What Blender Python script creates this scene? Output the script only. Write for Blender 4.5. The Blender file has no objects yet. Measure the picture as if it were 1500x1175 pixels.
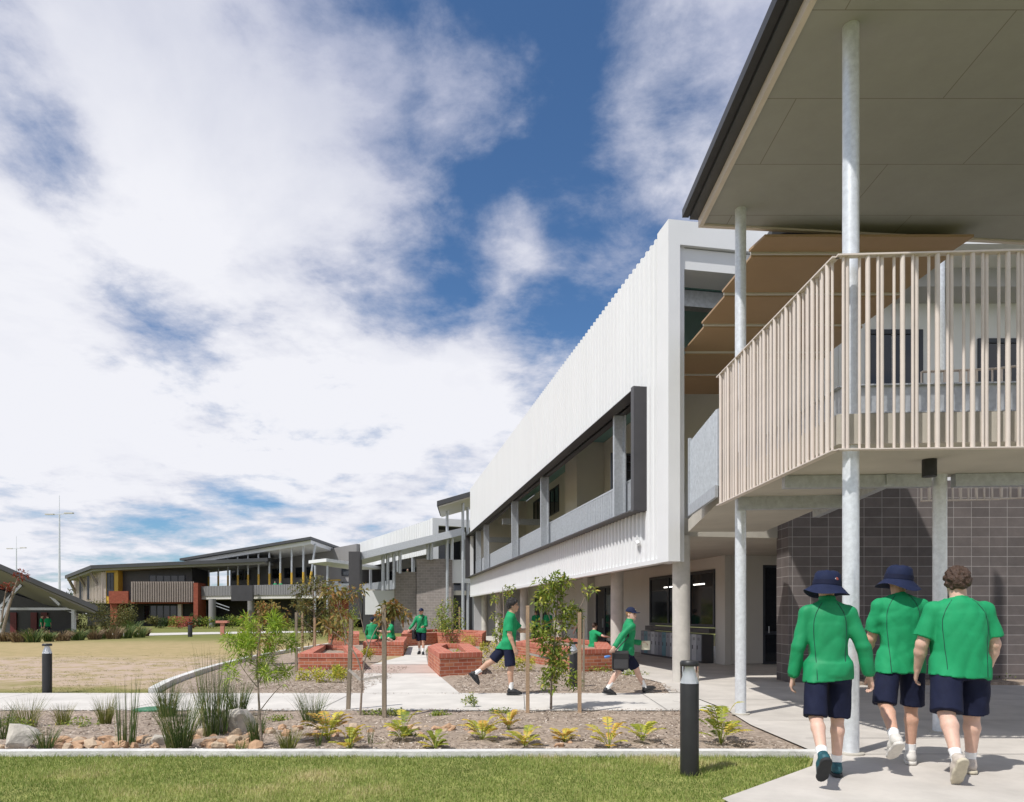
import bpy, bmesh, math, random
import numpy as np
from mathutils import Vector, Matrix, noise

SC = bpy.context.scene
COL = SC.collection
R = math.radians
random.seed(7)
RNG = np.random.default_rng(7)

# ------------------------------------------------------------ camera
CAMZ, FPX, CX, HY = 1.52, 1050.0, 750.0, 899.0
cam = bpy.data.cameras.new('camera')
cam.sensor_fit = 'HORIZONTAL'
cam.sensor_width = 36.0
cam.lens = 36.0 * FPX / 1500.0
cam.shift_y = (HY - 587.5) / 1500.0
cam.clip_start = 0.1
cam.clip_end = 6000
camo = bpy.data.objects.new('camera', cam)
COL.objects.link(camo)
camo.location = (0, 0, CAMZ)
camo.rotation_euler = (R(90), 0, 0)
SC.camera = camo

# ------------------------------------------------------------ exposure, sun, sky
SC.view_settings.view_transform = 'Standard'
SC.view_settings.look = 'None'
SC.view_settings.gamma = 1
SC.view_settings.exposure = 0.47
SC.view_settings.use_curve_mapping = False
SUN_EL = R(57)
TRX, TRY = 0.74, 0.67                       # horizontal travel direction of the sunlight
sd = bpy.data.lights.new('sun', 'SUN')
sd.energy = 3.3
sd.angle = R(0.8)
sd.color = (1.0, 0.965, 0.915)
suno = bpy.data.objects.new('sun', sd)
COL.objects.link(suno)
suno.location = (-30, -30, 60)
_n = math.hypot(TRX, TRY)
sdir = Vector((TRX / _n * math.cos(SUN_EL), TRY / _n * math.cos(SUN_EL), -math.sin(SUN_EL)))
suno.rotation_euler = sdir.to_track_quat('-Z', 'Y').to_euler()

W = bpy.data.worlds.new('World')
SC.world = W
W.use_nodes = True
wn, wl = W.node_tree.nodes, W.node_tree.links
wn.clear()

def wmath(op, a, b=None, clamp=False):
    n = wn.new('ShaderNodeMath'); n.operation = op; n.use_clamp = clamp
    for i, v in enumerate((a, b)):
        if v is None: continue
        if isinstance(v, (int, float)): n.inputs[i].default_value = v
        else: wl.new(v, n.inputs[i])
    return n.outputs[0]

def wrange(v, a, b, c, d, smooth=True):
    n = wn.new('ShaderNodeMapRange'); n.interpolation_type = 'SMOOTHSTEP' if smooth else 'LINEAR'
    wl.new(v, n.inputs['Value'])
    for k, x in zip(('From Min', 'From Max', 'To Min', 'To Max'), (a, b, c, d)): n.inputs[k].default_value = x
    return n.outputs['Result']

def wmix(f, a, b):
    n = wn.new('ShaderNodeMix'); n.data_type = 'RGBA'
    wl.new(f, n.inputs[0])
    for i, v in ((6, a), (7, b)):
        if isinstance(v, tuple): n.inputs[i].default_value = (*v, 1)
        else: wl.new(v, n.inputs[i])
    return n.outputs[2]

tc = wn.new('ShaderNodeTexCoord')
dirv = tc.outputs['Generated']
sep = wn.new('ShaderNodeSeparateXYZ'); wl.new(dirv, sep.inputs[0])
sky = wn.new('ShaderNodeTexSky'); sky.sky_type = 'NISHITA'; sky.sun_disc = False
sky.sun_elevation = SUN_EL
sky.sun_rotation = math.atan2(-TRX, -TRY)
sky.altitude = 60; sky.air_density = 1.0; sky.dust_density = 0.6; sky.ozone_density = 2.2
zz = wmath('ADD', wmath('MAXIMUM', sep.outputs[2], 0.0), 0.20)
cmb = wn.new('ShaderNodeCombineXYZ')
wl.new(wmath('DIVIDE', sep.outputs[0], zz), cmb.inputs[0])
wl.new(wmath('DIVIDE', sep.outputs[1], zz), cmb.inputs[1])

def wnoise(scale, detail, rough, dist, off):
    m = wn.new('ShaderNodeMapping'); wl.new(cmb.outputs[0], m.inputs['Vector'])
    m.inputs['Location'].default_value = off
    n = wn.new('ShaderNodeTexNoise'); wl.new(m.outputs[0], n.inputs['Vector'])
    n.inputs['Scale'].default_value = scale; n.inputs['Detail'].default_value = detail
    n.inputs['Roughness'].default_value = rough; n.inputs['Distortion'].default_value = dist
    return n.outputs['Fac']

def pxdir(px, py):
    return Vector(((px - CX) / FPX, 1, (HY - py) / FPX)).normalized()

n1 = wnoise(1.9, 14, 0.60, 0.25, (3.1, 1.7, 0))
n3 = wnoise(5.5, 10, 0.62, 0.2, (1.3, 5.2, 0))
n2 = wnoise(1.5, 9, 0.58, 0.3, (8.4, 2.2, 0))
bias = None
# broad openings and banks of the cloud deck: direction (as a pixel of the photograph), radius in degrees, strength
CLOUD_BLOBS = [
    (700, 190, 12, -.12), (850, 180, 12, -.09), (590, 90, 9, -.24), (680, 60, 6, -.10), (900, 260, 8, -.10), (560, 10, 7, -.10), (720, 330, 7, -.10), (960, 200, 6, -.08),
    (615, 405, 3.6, -.20), (640, 440, 3.0, -.14), (215, 410, 4, -.11), (185, 465, 3.5, -.13), (300, 440, 5, -.07), (450, 420, 4, -.12),
    (30, 190, 3, -.06), (75, 250, 3, -.13), (115, 285, 3, -.13), (165, 350, 3.5, -.13), (10, 130, 4, -.04), (800, 525, 3.5, -.14), (860, 430, 6, -.10),
    (300, 785, 4, -.11), (225, 795, 3, -.09), (170, 10, 5, -.05),
    (330, 200, 16, .15), (400, 90, 9, .17), (300, 20, 8, .12), (180, 110, 8, .10), (560, 250, 6, .06), (480, 320, 9, .08), (20, 380, 7, .14), (60, 470, 7, .12), (1000, 40, 10, .14), (1090, 130, 7, .10),
    (780, 325, 2.6, .20), (745, 350, 2, .10), (945, 310, 4, .18), (905, 350, 3, .12), (690, 150, 2.6, .14), (820, 185, 4, .10), (640, 270, 5, .04),
    (1060, 300, 6, .12), (725, 480, 6, .13), (810, 480, 4, .12), (700, 235, 3, .07), (860, 110, 4, .08), (600, 130, 4, .06), (540, 420, 5, .08), (700, 40, 3, .08)]
for px, py, rad, w in CLOUD_BLOBS:
    vm = wn.new('ShaderNodeVectorMath'); vm.operation = 'DOT_PRODUCT'
    wl.new(dirv, vm.inputs[0]); vm.inputs[1].default_value = pxdir(px, py)
    t = wrange(vm.outputs['Value'], math.cos(R(rad * 1.7)), 1.0, 0.0, w)
    bias = t if bias is None else wmath('ADD', bias, t)
low = wrange(sep.outputs[2], 0.20, 0.56, 0.24, 0.07)
dens = wmath('ADD', wmath('ADD', wmath('MULTIPLY', wmath('SUBTRACT', n1, 0.5), 1.25), wmath('MULTIPLY', wmath('SUBTRACT', n3, 0.5), 0.75)), wmath('ADD', bias, low))
cover = wrange(dens, -0.16, 0.26, 0.0, 1.0)
thick = wmath('ADD', wmath('MULTIPLY', wrange(dens, 0.06, 0.42, 0, 1), 0.55), wmath('MULTIPLY', wrange(n2, 0.36, 0.64, 0, 1), 0.45))
thick = wmath('ADD', thick, wrange(sep.outputs[2], 0.25, 0.66, 0.40, -0.30), clamp=True)
ccol = wmix(thick, (3.5, 3.75, 4.8), (6.4, 6.45, 6.85))
skyc = wn.new('ShaderNodeMix'); skyc.data_type = 'RGBA'; skyc.blend_type = 'MULTIPLY'; skyc.inputs[0].default_value = 1
wl.new(sky.outputs[0], skyc.inputs[6]); skyc.inputs[7].default_value = (0.49, 0.68, 0.84, 1)
tot = wmix(cover, skyc.outputs[2], ccol)
bg = wn.new('ShaderNodeBackground'); bg.inputs['Strength'].default_value = 0.1
wl.new(tot, bg.inputs['Color'])
wo = wn.new('ShaderNodeOutputWorld'); wl.new(bg.outputs[0], wo.inputs[0])

# ------------------------------------------------------------ helpers: materials
MATS = {}

def mat(name, col, rough=0.6, metal=0.0, var=0.12, scale=3.0, bump=0.0, bscale=60.0, spec=0.5, streak=False):
    """principled material whose colour is broken up by two octaves of noise"""
    if name in MATS: return MATS[name]
    m = bpy.data.materials.new(name); m.use_nodes = True
    nt = m.node_tree; n = nt.nodes; l = nt.links
    p = n['Principled BSDF']
    p.inputs['Roughness'].default_value = rough; p.inputs['Metallic'].default_value = metal
    p.inputs['Specular IOR Level'].default_value = spec
    tcn = n.new('ShaderNodeTexCoord')
    mp = n.new('ShaderNodeMapping'); l.new(tcn.outputs['Object'], mp.inputs[0])
    if streak: mp.inputs['Scale'].default_value = (1, 1, 0.12)
    no = n.new('ShaderNodeTexNoise'); l.new(mp.outputs[0], no.inputs['Vector'])
    no.inputs['Scale'].default_value = scale; no.inputs['Detail'].default_value = 8; no.inputs['Roughness'].default_value = 0.65
    mr = n.new('ShaderNodeMapRange'); l.new(no.outputs['Fac'], mr.inputs[0])
    mr.inputs[1].default_value = 0.3; mr.inputs[2].default_value = 0.7
    mr.inputs[3].default_value = 1 - var; mr.inputs[4].default_value = 1 + var
    vm = n.new('ShaderNodeVectorMath'); vm.operation = 'SCALE'
    vm.inputs[0].default_value = col; l.new(mr.outputs[0], vm.inputs['Scale'])
    l.new(vm.outputs[0], p.inputs['Base Color'])
    if bump:
        nb = n.new('ShaderNodeTexNoise'); l.new(tcn.outputs['Object'], nb.inputs['Vector'])
        nb.inputs['Scale'].default_value = bscale; nb.inputs['Detail'].default_value = 5
        b = n.new('ShaderNodeBump'); b.inputs['Strength'].default_value = bump; b.inputs['Distance'].default_value = 0.02
        l.new(nb.outputs['Fac'], b.inputs['Height']); l.new(b.outputs[0], p.inputs['Normal'])
    MATS[name] = m
    return m

def brickmat(name, c1, c2, mortar, bw, bh, msize=0.01, offset=0.5, bump=0.25, rough=0.85, mvar=0.15, bias=0.0):
    if name in MATS: return MATS[name]
    m = bpy.data.materials.new(name); m.use_nodes = True
    nt = m.node_tree; n = nt.nodes; l = nt.links
    p = n['Principled BSDF']; p.inputs['Roughness'].default_value = rough; p.inputs['Specular IOR Level'].default_value = 0.25
    uv = n.new('ShaderNodeUVMap'); uv.uv_map = 'UVMap'
    br = n.new('ShaderNodeTexBrick'); l.new(uv.outputs[0], br.inputs['Vector'])
    br.offset = offset
    br.inputs['Color1'].default_value = (*c1, 1); br.inputs['Color2'].default_value = (*c2, 1); br.inputs['Mortar'].default_value = (*mortar, 1)
    br.inputs['Scale'].default_value = 1.0; br.inputs['Mortar Size'].default_value = msize
    br.inputs['Brick Width'].default_value = bw; br.inputs['Row Height'].default_value = bh
    br.inputs['Bias'].default_value = bias; br.inputs['Mortar Smooth'].default_value = 0.15
    no = n.new('ShaderNodeTexNoise'); l.new(uv.outputs[0], no.inputs['Vector'])
    no.inputs['Scale'].default_value = 2.2; no.inputs['Detail'].default_value = 9; no.inputs['Roughness'].default_value = 0.7
    mr = n.new('ShaderNodeMapRange'); l.new(no.outputs['Fac'], mr.inputs[0])
    mr.inputs[1].default_value = 0.3; mr.inputs[2].default_value = 0.7
    mr.inputs[3].default_value = 1 - mvar; mr.inputs[4].default_value = 1 + mvar
    vm = n.new('ShaderNodeVectorMath'); vm.operation = 'SCALE'
    l.new(br.outputs['Color'], vm.inputs[0]); l.new(mr.outputs[0], vm.inputs['Scale'])
    l.new(vm.outputs[0], p.inputs['Base Color'])
    b = n.new('ShaderNodeBump'); b.inputs['Strength'].default_value = bump; b.inputs['Distance'].default_value = 0.01; b.invert = True
    l.new(br.outputs['Fac'], b.inputs['Height']); l.new(b.outputs[0], p.inputs['Normal'])
    MATS[name] = m
    return m

def leafmat(name, stops, rough=0.55, trans=0.3):
    """leaf material: the per-leaf value «var» runs through a colour ramp"""
    if name in MATS: return MATS[name]
    m = bpy.data.materials.new(name); m.use_nodes = True
    nt = m.node_tree; n = nt.nodes; l = nt.links
    p = n['Principled BSDF']; p.inputs['Roughness'].default_value = rough; p.inputs['Specular IOR Level'].default_value = 0.3
    at_ = n.new('ShaderNodeAttribute'); at_.attribute_name = 'var'
    cr = n.new('ShaderNodeValToRGB'); l.new(at_.outputs['Fac'], cr.inputs[0])
    e = cr.color_ramp.elements
    while len(e) < len(stops): e.new(0.5)
    for el, (pos, c) in zip(e, stops):
        el.position = pos; el.color = (*c, 1)
    l.new(cr.outputs[0], p.inputs['Base Color'])
    tr = n.new('ShaderNodeBsdfTranslucent'); l.new(cr.outputs[0], tr.inputs[0])
    mx = n.new('ShaderNodeMixShader'); mx.inputs[0].default_value = trans
    l.new(p.outputs[0], mx.inputs[1]); l.new(tr.outputs[0], mx.inputs[2])
    l.new(mx.outputs[0], n['Material Output'].inputs[0])
    MATS[name] = m
    return m

def glassmat(name, col=(0.012, 0.016, 0.022), rough=0.06):
    if name in MATS: return MATS[name]
    m = mat(name, col, rough=rough, var=0.3, scale=0.6, spec=0.7)
    return m

def emitmat(name, col, s):
    if name in MATS: return MATS[name]
    m = bpy.data.materials.new(name); m.use_nodes = True
    p = m.node_tree.nodes['Principled BSDF']
    p.inputs['Base Color'].default_value = (*col, 1)
    p.inputs['Emission Color'].default_value = (*col, 1); p.inputs['Emission Strength'].default_value = s
    MATS[name] = m
    return m

# ------------------------------------------------------------ helpers: geometry
WM = {}

def lab(o, label=None, cat=None, group=None, kind=None):
    if label: o['label'] = label
    if cat: o['category'] = cat
    if group: o['group'] = group
    if kind: o['kind'] = kind
    return o

def empty(name, loc, label=None, cat=None, group=None, rz=0.0):
    o = bpy.data.objects.new(name, None); COL.objects.link(o)
    o.empty_display_size = 0.2
    o.location = loc; o.rotation_euler = (0, 0, rz)
    WM[o.name] = Matrix.Translation(loc) @ Matrix.Rotation(rz, 4, 'Z')
    return lab(o, label, cat, group)

def link(name, me, parent, M):
    """M: world matrix of the new object"""
    o = bpy.data.objects.new(name, me); COL.objects.link(o)
    if parent is not None:
        o.parent = parent
        o.matrix_basis = WM[parent.name].inverted() @ M
    else:
        o.matrix_basis = M
    WM[o.name] = M
    return o

def put_uv(me):
    uvl = me.uv_layers.new(name='UVMap')
    nl = len(me.loops)
    co = np.empty(len(me.vertices) * 3, np.float32); me.vertices.foreach_get('co', co); co = co.reshape(-1, 3)
    vi = np.empty(nl, np.int32); me.loops.foreach_get('vertex_index', vi)
    npo = len(me.polygons)
    nr = np.empty(npo * 3, np.float32); me.polygons.foreach_get('normal', nr); nr = nr.reshape(-1, 3)
    lt = np.empty(npo, np.int32); me.polygons.foreach_get('loop_total', lt)
    nn = np.repeat(nr, lt, axis=0); c = co[vi]
    flat = np.abs(nn[:, 2]) > 0.7
    tx, ty = -nn[:, 1], nn[:, 0]
    ln = np.maximum(np.hypot(tx, ty), 1e-6)
    u = np.where(flat, c[:, 0], (c[:, 0] * tx + c[:, 1] * ty) / ln)
    v = np.where(flat, c[:, 1], c[:, 2])
    uvl.data.foreach_set('uv', np.stack([u, v], 1).astype(np.float32).ravel())

class MB:
    def __init__(self, M=None):
        self.v = []; self.f = []; self.M = M or Matrix.Identity(4)
    def add(self, vs, fs, T=None):
        b = len(self.v)
        X = self.M @ T if T is not None else self.M
        self.v += [X @ Vector(p) for p in vs]
        self.f += [tuple(b + i for i in f) for f in fs]
        return self
    def box(self, x0, x1, y0, y1, z0, z1, T=None):
        vs = [(x0, y0, z0), (x1, y0, z0), (x1, y1, z0), (x0, y1, z0), (x0, y0, z1), (x1, y0, z1), (x1, y1, z1), (x0, y1, z1)]
        return self.add(vs, [(0, 3, 2, 1), (4, 5, 6, 7), (0, 1, 5, 4), (1, 2, 6, 5), (2, 3, 7, 6), (3, 0, 4, 7)], T)
    def prism(self, poly, z0, z1, T=None):
        """poly: list of xy (counter-clockwise), z0/z1 number or list"""
        n = len(poly)
        a = sum(poly[i][0] * poly[(i + 1) % n][1] - poly[(i + 1) % n][0] * poly[i][1] for i in range(n))
        Z0 = z0 if isinstance(z0, (list, tuple)) else [z0] * n
        Z1 = z1 if isinstance(z1, (list, tuple)) else [z1] * n
        if a < 0: poly = poly[::-1]; Z0 = Z0[::-1]; Z1 = Z1[::-1]
        vs = [(p[0], p[1], z) for p, z in zip(poly, Z0)] + [(p[0], p[1], z) for p, z in zip(poly, Z1)]
        fs = [tuple(range(n - 1, -1, -1)), tuple(range(n, 2 * n))] + [(i, (i + 1) % n, n + (i + 1) % n, n + i) for i in range(n)]
        return self.add(vs, fs, T)
    def tube(self, pts, rad, n=10, cap=True, T=None):
        pts = [Vector(p) for p in pts]
        rr = rad if isinstance(rad, (list, tuple)) else [rad] * len(pts)
        vs = []; up = None
        for i, p in enumerate(pts):
            d = (pts[min(i + 1, len(pts) - 1)] - pts[max(i - 1, 0)]).normalized()
            if up is None:
                up = Vector((0, 0, 1)) if abs(d.z) < 0.9 else Vector((1, 0, 0))
            a = d.cross(up).normalized(); b = a.cross(d).normalized(); up = b
            for k in range(n):
                t = 2 * math.pi * k / n
                vs.append(p + (a * math.cos(t) + b * math.sin(t)) * rr[i])
        fs = []
        for i in range(len(pts) - 1):
            for k in range(n):
                k2 = (k + 1) % n
                fs.append((i * n + k, i * n + k2, (i + 1) * n + k2, (i + 1) * n + k))
        if cap:
            fs.append(tuple(range(n - 1, -1, -1))); m = (len(pts) - 1) * n
            fs.append(tuple(m + k for k in range(n)))
        # orientation: fixed on build
        return self.add(vs, fs, T)
    def bar(self, p0, p1, w, h, T=None):
        """rectangular bar from p0 to p1, w sideways, h upwards"""
        p0, p1 = Vector(p0), Vector(p1); d = (p1 - p0).normalized()
        up = Vector((0, 0, 1)) if abs(d.z) < 0.95 else Vector((0, 1, 0))
        a = d.cross(up).normalized() * w / 2; b = a.cross(d).normalized() * h / 2
        vs = [p0 - a - b, p0 + a - b, p0 + a + b, p0 - a + b, p1 - a - b, p1 + a - b, p1 + a + b, p1 - a + b]
        return self.add(vs, [(0, 1, 2, 3), (7, 6, 5, 4), (0, 4, 5, 1), (1, 5, 6, 2), (2, 6, 7, 3), (3, 7, 4, 0)], T)
    def lathe(self, prof, n=24, T=None, cap=True):
        vs = []; fs = []
        for r, z in prof:
            for k in range(n):
                t = 2 * math.pi * k / n; vs.append((r * math.cos(t), r * math.sin(t), z))
        for i in range(len(prof) - 1):
            for k in range(n):
                k2 = (k + 1) % n; fs.append((i * n + k, i * n + k2, (i + 1) * n + k2, (i + 1) * n + k))
        if cap:
            fs.append(tuple(range(n - 1, -1, -1))); m = (len(prof) - 1) * n; fs.append(tuple(m + k for k in range(n)))
        return self.add(vs, fs, T)
    def build(self, name, material, parent=None, smooth=False, origin=None, bevel=0.0, fix=True):
        if parent is not None and origin is None: M = WM[parent.name].copy()
        elif origin is not None: M = Matrix.Translation(origin)
        else:
            xs = [p.x for p in self.v]; ys = [p.y for p in self.v]
            M = Matrix.Translation(((min(xs) + max(xs)) / 2, (min(ys) + max(ys)) / 2, min(p.z for p in self.v)))
        inv = M.inverted()
        me = bpy.data.meshes.new(name)
        me.from_pydata([inv @ p for p in self.v], [], self.f); me.update()
        if fix or bevel:
            bm = bmesh.new(); bm.from_mesh(me)
            if fix: bmesh.ops.recalc_face_normals(bm, faces=bm.faces[:])
            if bevel:
                es = [e for e in bm.edges if len(e.link_faces) == 2 and e.calc_face_angle(0) > 0.6]
                bmesh.ops.bevel(bm, geom=es, offset=bevel, segments=2, affect='EDGES', clamp_overlap=True)
            bm.to_mesh(me); bm.free()
        put_uv(me)
        mats = material if isinstance(material, (list, tuple)) else [material]
        for m in mats: me.materials.append(m)
        if smooth:
            me.polygons.foreach_set('use_smooth', [True] * len(me.polygons))
            try: me.set_sharp_from_angle(angle=R(40))
            except Exception: pass
        return link(name, me, parent, M)

def npmesh(name, V, Fc, material, parent=None, M=None, var=None, smooth=False, mi=None):
    """mesh from numpy arrays; Fc: (n,k) faces; V local to M"""
    V = np.asarray(V, np.float32); Fc = np.asarray(Fc, np.int32)
    me = bpy.data.meshes.new(name)
    k = Fc.shape[1]
    me.vertices.add(len(V)); me.vertices.foreach_set('co', V.ravel())
    me.loops.add(Fc.size); me.loops.foreach_set('vertex_index', Fc.ravel())
    me.polygons.add(len(Fc)); me.polygons.foreach_set('loop_start', np.arange(0, Fc.size, k, dtype=np.int32))
    try: me.polygons.foreach_set('loop_total', np.full(len(Fc), k, np.int32))
    except Exception: pass
    mats = material if isinstance(material, (list, tuple)) else [material]
    for m in mats: me.materials.append(m)
    if mi is not None: me.polygons.foreach_set('material_index', np.asarray(mi, np.int32))
    if smooth: me.polygons.foreach_set('use_smooth', np.ones(len(Fc), bool))
    if var is not None:
        a = me.attributes.new('var', 'FLOAT', 'FACE'); a.data.foreach_set('value', np.asarray(var, np.float32))
    me.update(); me.validate()
    if M is None: M = WM[parent.name] if parent is not None else Matrix.Identity(4)
    return link(name, me, parent, M)

def at(px, py, Y):
    return Vector(((px - CX) / FPX * Y, Y, CAMZ + (HY - py) / FPX * Y))

def gz(y):
    """height of the ground: the near lawn lies a little above the path"""
    if y <= 7.4: return 0.06
    if y >= 10.5: return 0.0
    return 0.06 * (10.5 - y) / 3.1

def gnd(px, py, off=0.0):
    Y = FPX * CAMZ / (py - HY)
    for _ in range(6): Y = FPX * (CAMZ - gz(Y)) / (py - HY)
    return Vector(((px - CX) / FPX * Y, Y, gz(Y) + off))

def sheet(name, poly, off, material, step=0.0, amp=0.0, kind='structure', thick=0.0):
    """a flat sheet that follows the ground, poly = list of world xy"""
    bm = bmesh.new()
    f = bm.faces.new([bm.verts.new((p[0], p[1], 0)) for p in poly])
    ys = [p[1] for p in poly]; xs = [p[0] for p in poly]
    def cut(co, no):
        bmesh.ops.bisect_plane(bm, geom=bm.verts[:] + bm.edges[:] + bm.faces[:], plane_co=co, plane_no=no)
    for y in (7.4, 10.5): cut((0, y, 0), (0, 1, 0))
    if step:
        y = min(ys) + step
        while y < max(ys): cut((0, y, 0), (0, 1, 0)); y += step
        x = min(xs) + step
        while x < max(xs): cut((x, 0, 0), (1, 0, 0)); x += step
    for v in bm.verts:
        z = gz(v.co.y) + off
        if amp and not v.is_boundary and min(((v.co.xy - (Vector(a) + (Vector(b) - Vector(a)) * max(0, min(1, (v.co.xy - Vector(a)).dot(Vector(b) - Vector(a)) / max(1e-9, (Vector(b) - Vector(a)).length_squared)))).to_2d()).length for a, b in zip(poly, poly[1:] + poly[:1]))) > .3:
            z += amp * (0.5 + noise.fractal(Vector((v.co.x * 2.2, v.co.y * 2.2, off)), 0.6, 2.0, 3))
        v.co.z = z
    bmesh.ops.recalc_face_normals(bm, faces=bm.faces[:])
    if sum(f.normal.z for f in bm.faces) < 0: bmesh.ops.reverse_faces(bm, faces=bm.faces[:])
    me = bpy.data.meshes.new(name); bm.to_mesh(me); bm.free()
    put_uv(me); me.materials.append(material)
    o = link(name, me, None, Matrix.Identity(4))
    if kind: o['kind'] = kind
    return o

def pxpoly(pts): return [tuple(gnd(a, b)[:2]) for a, b in pts]
# ============================================================ SETTING
def lawnmat():
    m = bpy.data.materials.new('dry_lawn'); m.use_nodes = True
    nt = m.node_tree; n = nt.nodes; l = nt.links
    p = n['Principled BSDF']; p.inputs['Roughness'].default_value = 0.95; p.inputs['Specular IOR Level'].default_value = 0.1
    tcn = n.new('ShaderNodeTexCoord'); sp = n.new('ShaderNodeSeparateXYZ'); l.new(tcn.outputs['Object'], sp.inputs[0])
    def nz(s, d=8, r=0.65):
        q = n.new('ShaderNodeTexNoise'); l.new(tcn.outputs['Object'], q.inputs['Vector'])
        q.inputs['Scale'].default_value = s; q.inputs['Detail'].default_value = d; q.inputs['Roughness'].default_value = r
        return q.outputs['Fac']
    def mth(op, a, b):
        q = n.new('ShaderNodeMath'); q.operation = op
        for i, v in enumerate((a, b)):
            if isinstance(v, (int, float)): q.inputs[i].default_value = v
            else: l.new(v, q.inputs[i])
        return q.outputs[0]
    def rng(v, a, b, c, d):
        q = n.new('ShaderNodeMapRange'); q.interpolation_type = 'SMOOTHSTEP'; l.new(v, q.inputs[0])
        for i, x in enumerate((a, b, c, d)): q.inputs[i + 1].default_value = x
        return q.outputs[0]
    def mix(f, a, b):
        q = n.new('ShaderNodeMix'); q.data_type = 'RGBA'; l.new(f, q.inputs[0])
        for i, v in ((6, a), (7, b)):
            if isinstance(v, tuple): q.inputs[i].default_value = (*v, 1)
            else: l.new(v, q.inputs[i])
        return q.outputs[2]
    big, mid, fine = nz(0.35), nz(1.6, 12, 0.78), nz(18, 8, 0.8)
    y = mth('ADD', sp.outputs[1], mth('MULTIPLY', mth('SUBTRACT', big, 0.5), 7.0))
    green = mix(fine, (0.085, 0.115, 0.022), (0.19, 0.20, 0.055))
    straw = mix(fine, (0.29, 0.215, 0.105), (0.50, 0.39, 0.22))
    dirt = mix(fine, (0.33, 0.245, 0.185), (0.56, 0.44, 0.355))
    tocol = mix(mth('MULTIPLY', rng(mid, 0.40, 0.62, 0, 1), 0.85), green, straw)
    bare = mth('MULTIPLY', rng(y, 14.3, 16.2, 0, 1), rng(y, 22, 27, 1, 0))
    bare = mth('MULTIPLY', bare, rng(mid, 0.42, 0.54, 0.05, 1))
    dry = mth('MULTIPLY', rng(y, 13.5, 16, 0.25, 1.0), rng(y, 34, 46, 1, 0.15))
    c = mix(mth('MULTIPLY', dry, rng(mid, 0.3, 0.6, 0.55, 1)), green, straw)
    c = mix(bare, c, dirt)
    l.new(c, p.inputs['Base Color'])
    b = n.new('ShaderNodeBump'); b.inputs['Strength'].default_value = 0.5; b.inputs['Distance'].default_value = 0.03
    l.new(mth('ADD', fine, mid), b.inputs['Height']); l.new(b.outputs[0], p.inputs['Normal'])
    return m

def mulchmat():
    m = mat('mulch', (0.33, 0.265, 0.21), rough=0.95, var=0.45, scale=14, bump=1.0, bscale=45, spec=0.1)
    return m

M_conc = mat('concrete_paving', (0.50, 0.465, 0.42), rough=0.85, var=0.17, scale=1.1, bump=0.12, bscale=120, spec=0.2)
M_path = mat('concrete_path', (0.56, 0.53, 0.485), rough=0.85, var=0.14, scale=1.3, bump=0.12, bscale=120, spec=0.2)
M_pink = mat('pink_paving', (0.46, 0.36, 0.31), rough=0.85, var=0.10, scale=1.6, bump=0.12, bscale=120, spec=0.2)
M_kerb = mat('kerb_concrete', (0.62, 0.61, 0.58), rough=0.85, var=0.2, scale=5, bump=0.3, bscale=60, spec=0.2)
M_turf = mat('turf', (0.27, 0.28, 0.09), rough=0.95, var=0.35, scale=5, bump=0.8, bscale=70, spec=0.1)
M_mulch = mulchmat()

# main building frame: local x = away from the face (s), local y = along the face (t)
FA = Matrix.Translation((3.40, 15.3, 0)) @ Matrix.Rotation(R(10.63), 4, 'Z')
def fa(s, t, z=0.0): return FA @ Vector((s, t, z))
def fxy(s, t): v = fa(s, t); return (v.x, v.y)

sheet('ground', [(-2500, -60), (2500, -60), (2500, 5000), (-2500, 5000)], 0.0, lawnmat())
sheet('lawn', [(-14, 4.0), (2.2, 4.0)] + pxpoly([(1060, 1175), (1100, 1160), (1183, 1130), (1192, 1112)]) + [(-14, 7.33)], 0.008, M_turf)
bedp = [(-14, 7.34)] + pxpoly([(1200, 1108), (1110, 1066), (1076, 1042)]) + [(-14, 11.2)]
sheet('mulch_bed', bedp, 0.012, M_mulch, step=0.22, amp=0.05)
sheet('mulch_bed', pxpoly([(228, 1020), (262, 1001), (320, 981), (365, 969), (420, 958), (500, 945), (540, 942), (590, 945), (547, 975), (536, 985), (536, 1020)]), 0.012, M_mulch, step=0.5, amp=0.04)
sheet('mulch_bed', pxpoly([(668, 1020), (639, 990), (624, 975), (624, 955), (640, 941), (720, 938), (760, 945), (850, 955)]) + [fxy(-0.05, 8), fxy(-0.05, 0.1)] + pxpoly([(985, 1020)]), 0.012, M_mulch, step=0.5, amp=0.04)
sheet('path', [(-30, 11.1)] + pxpoly([(1064, 1043.5), (1000, 1017.6)]) + [(-30, 13.5)], 0.03, M_path)
sheet('path', pxpoly([(533, 1017.4), (673, 1017.4), (645, 993), (640, 988), (533, 988)]), 0.030, M_path)
sheet('path', pxpoly([(533, 987.7), (640, 987.7), (627, 975), (545, 975)]), 0.030, M_pink)
sheet('path', pxpoly([(545, 974.7), (627, 974.7), (623, 955), (636, 945), (600, 944), (592, 962)]), 0.030, M_path)
sheet('pavement', pxpoly([(1066, 1043), (1100, 1065.5), (1193, 1106), (1190, 1127), (1100, 1160.5), (1058, 1176)]) + [(1.75, 4.6), (12, 4.6), (16, 17)]
      + [fxy(9, 6), fxy(9, 40), fxy(-0.15, 40), fxy(-0.15, 0.2)] + pxpoly([(980, 1017.0), (1000, 1017.4)]), 0.034, M_conc)
far_path = pxpoly([(150, 933), (300, 929.5), (470, 926.5), (470, 924), (300, 926.5), (150, 929)])
sheet('path', far_path, 0.02, M_path)

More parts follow.
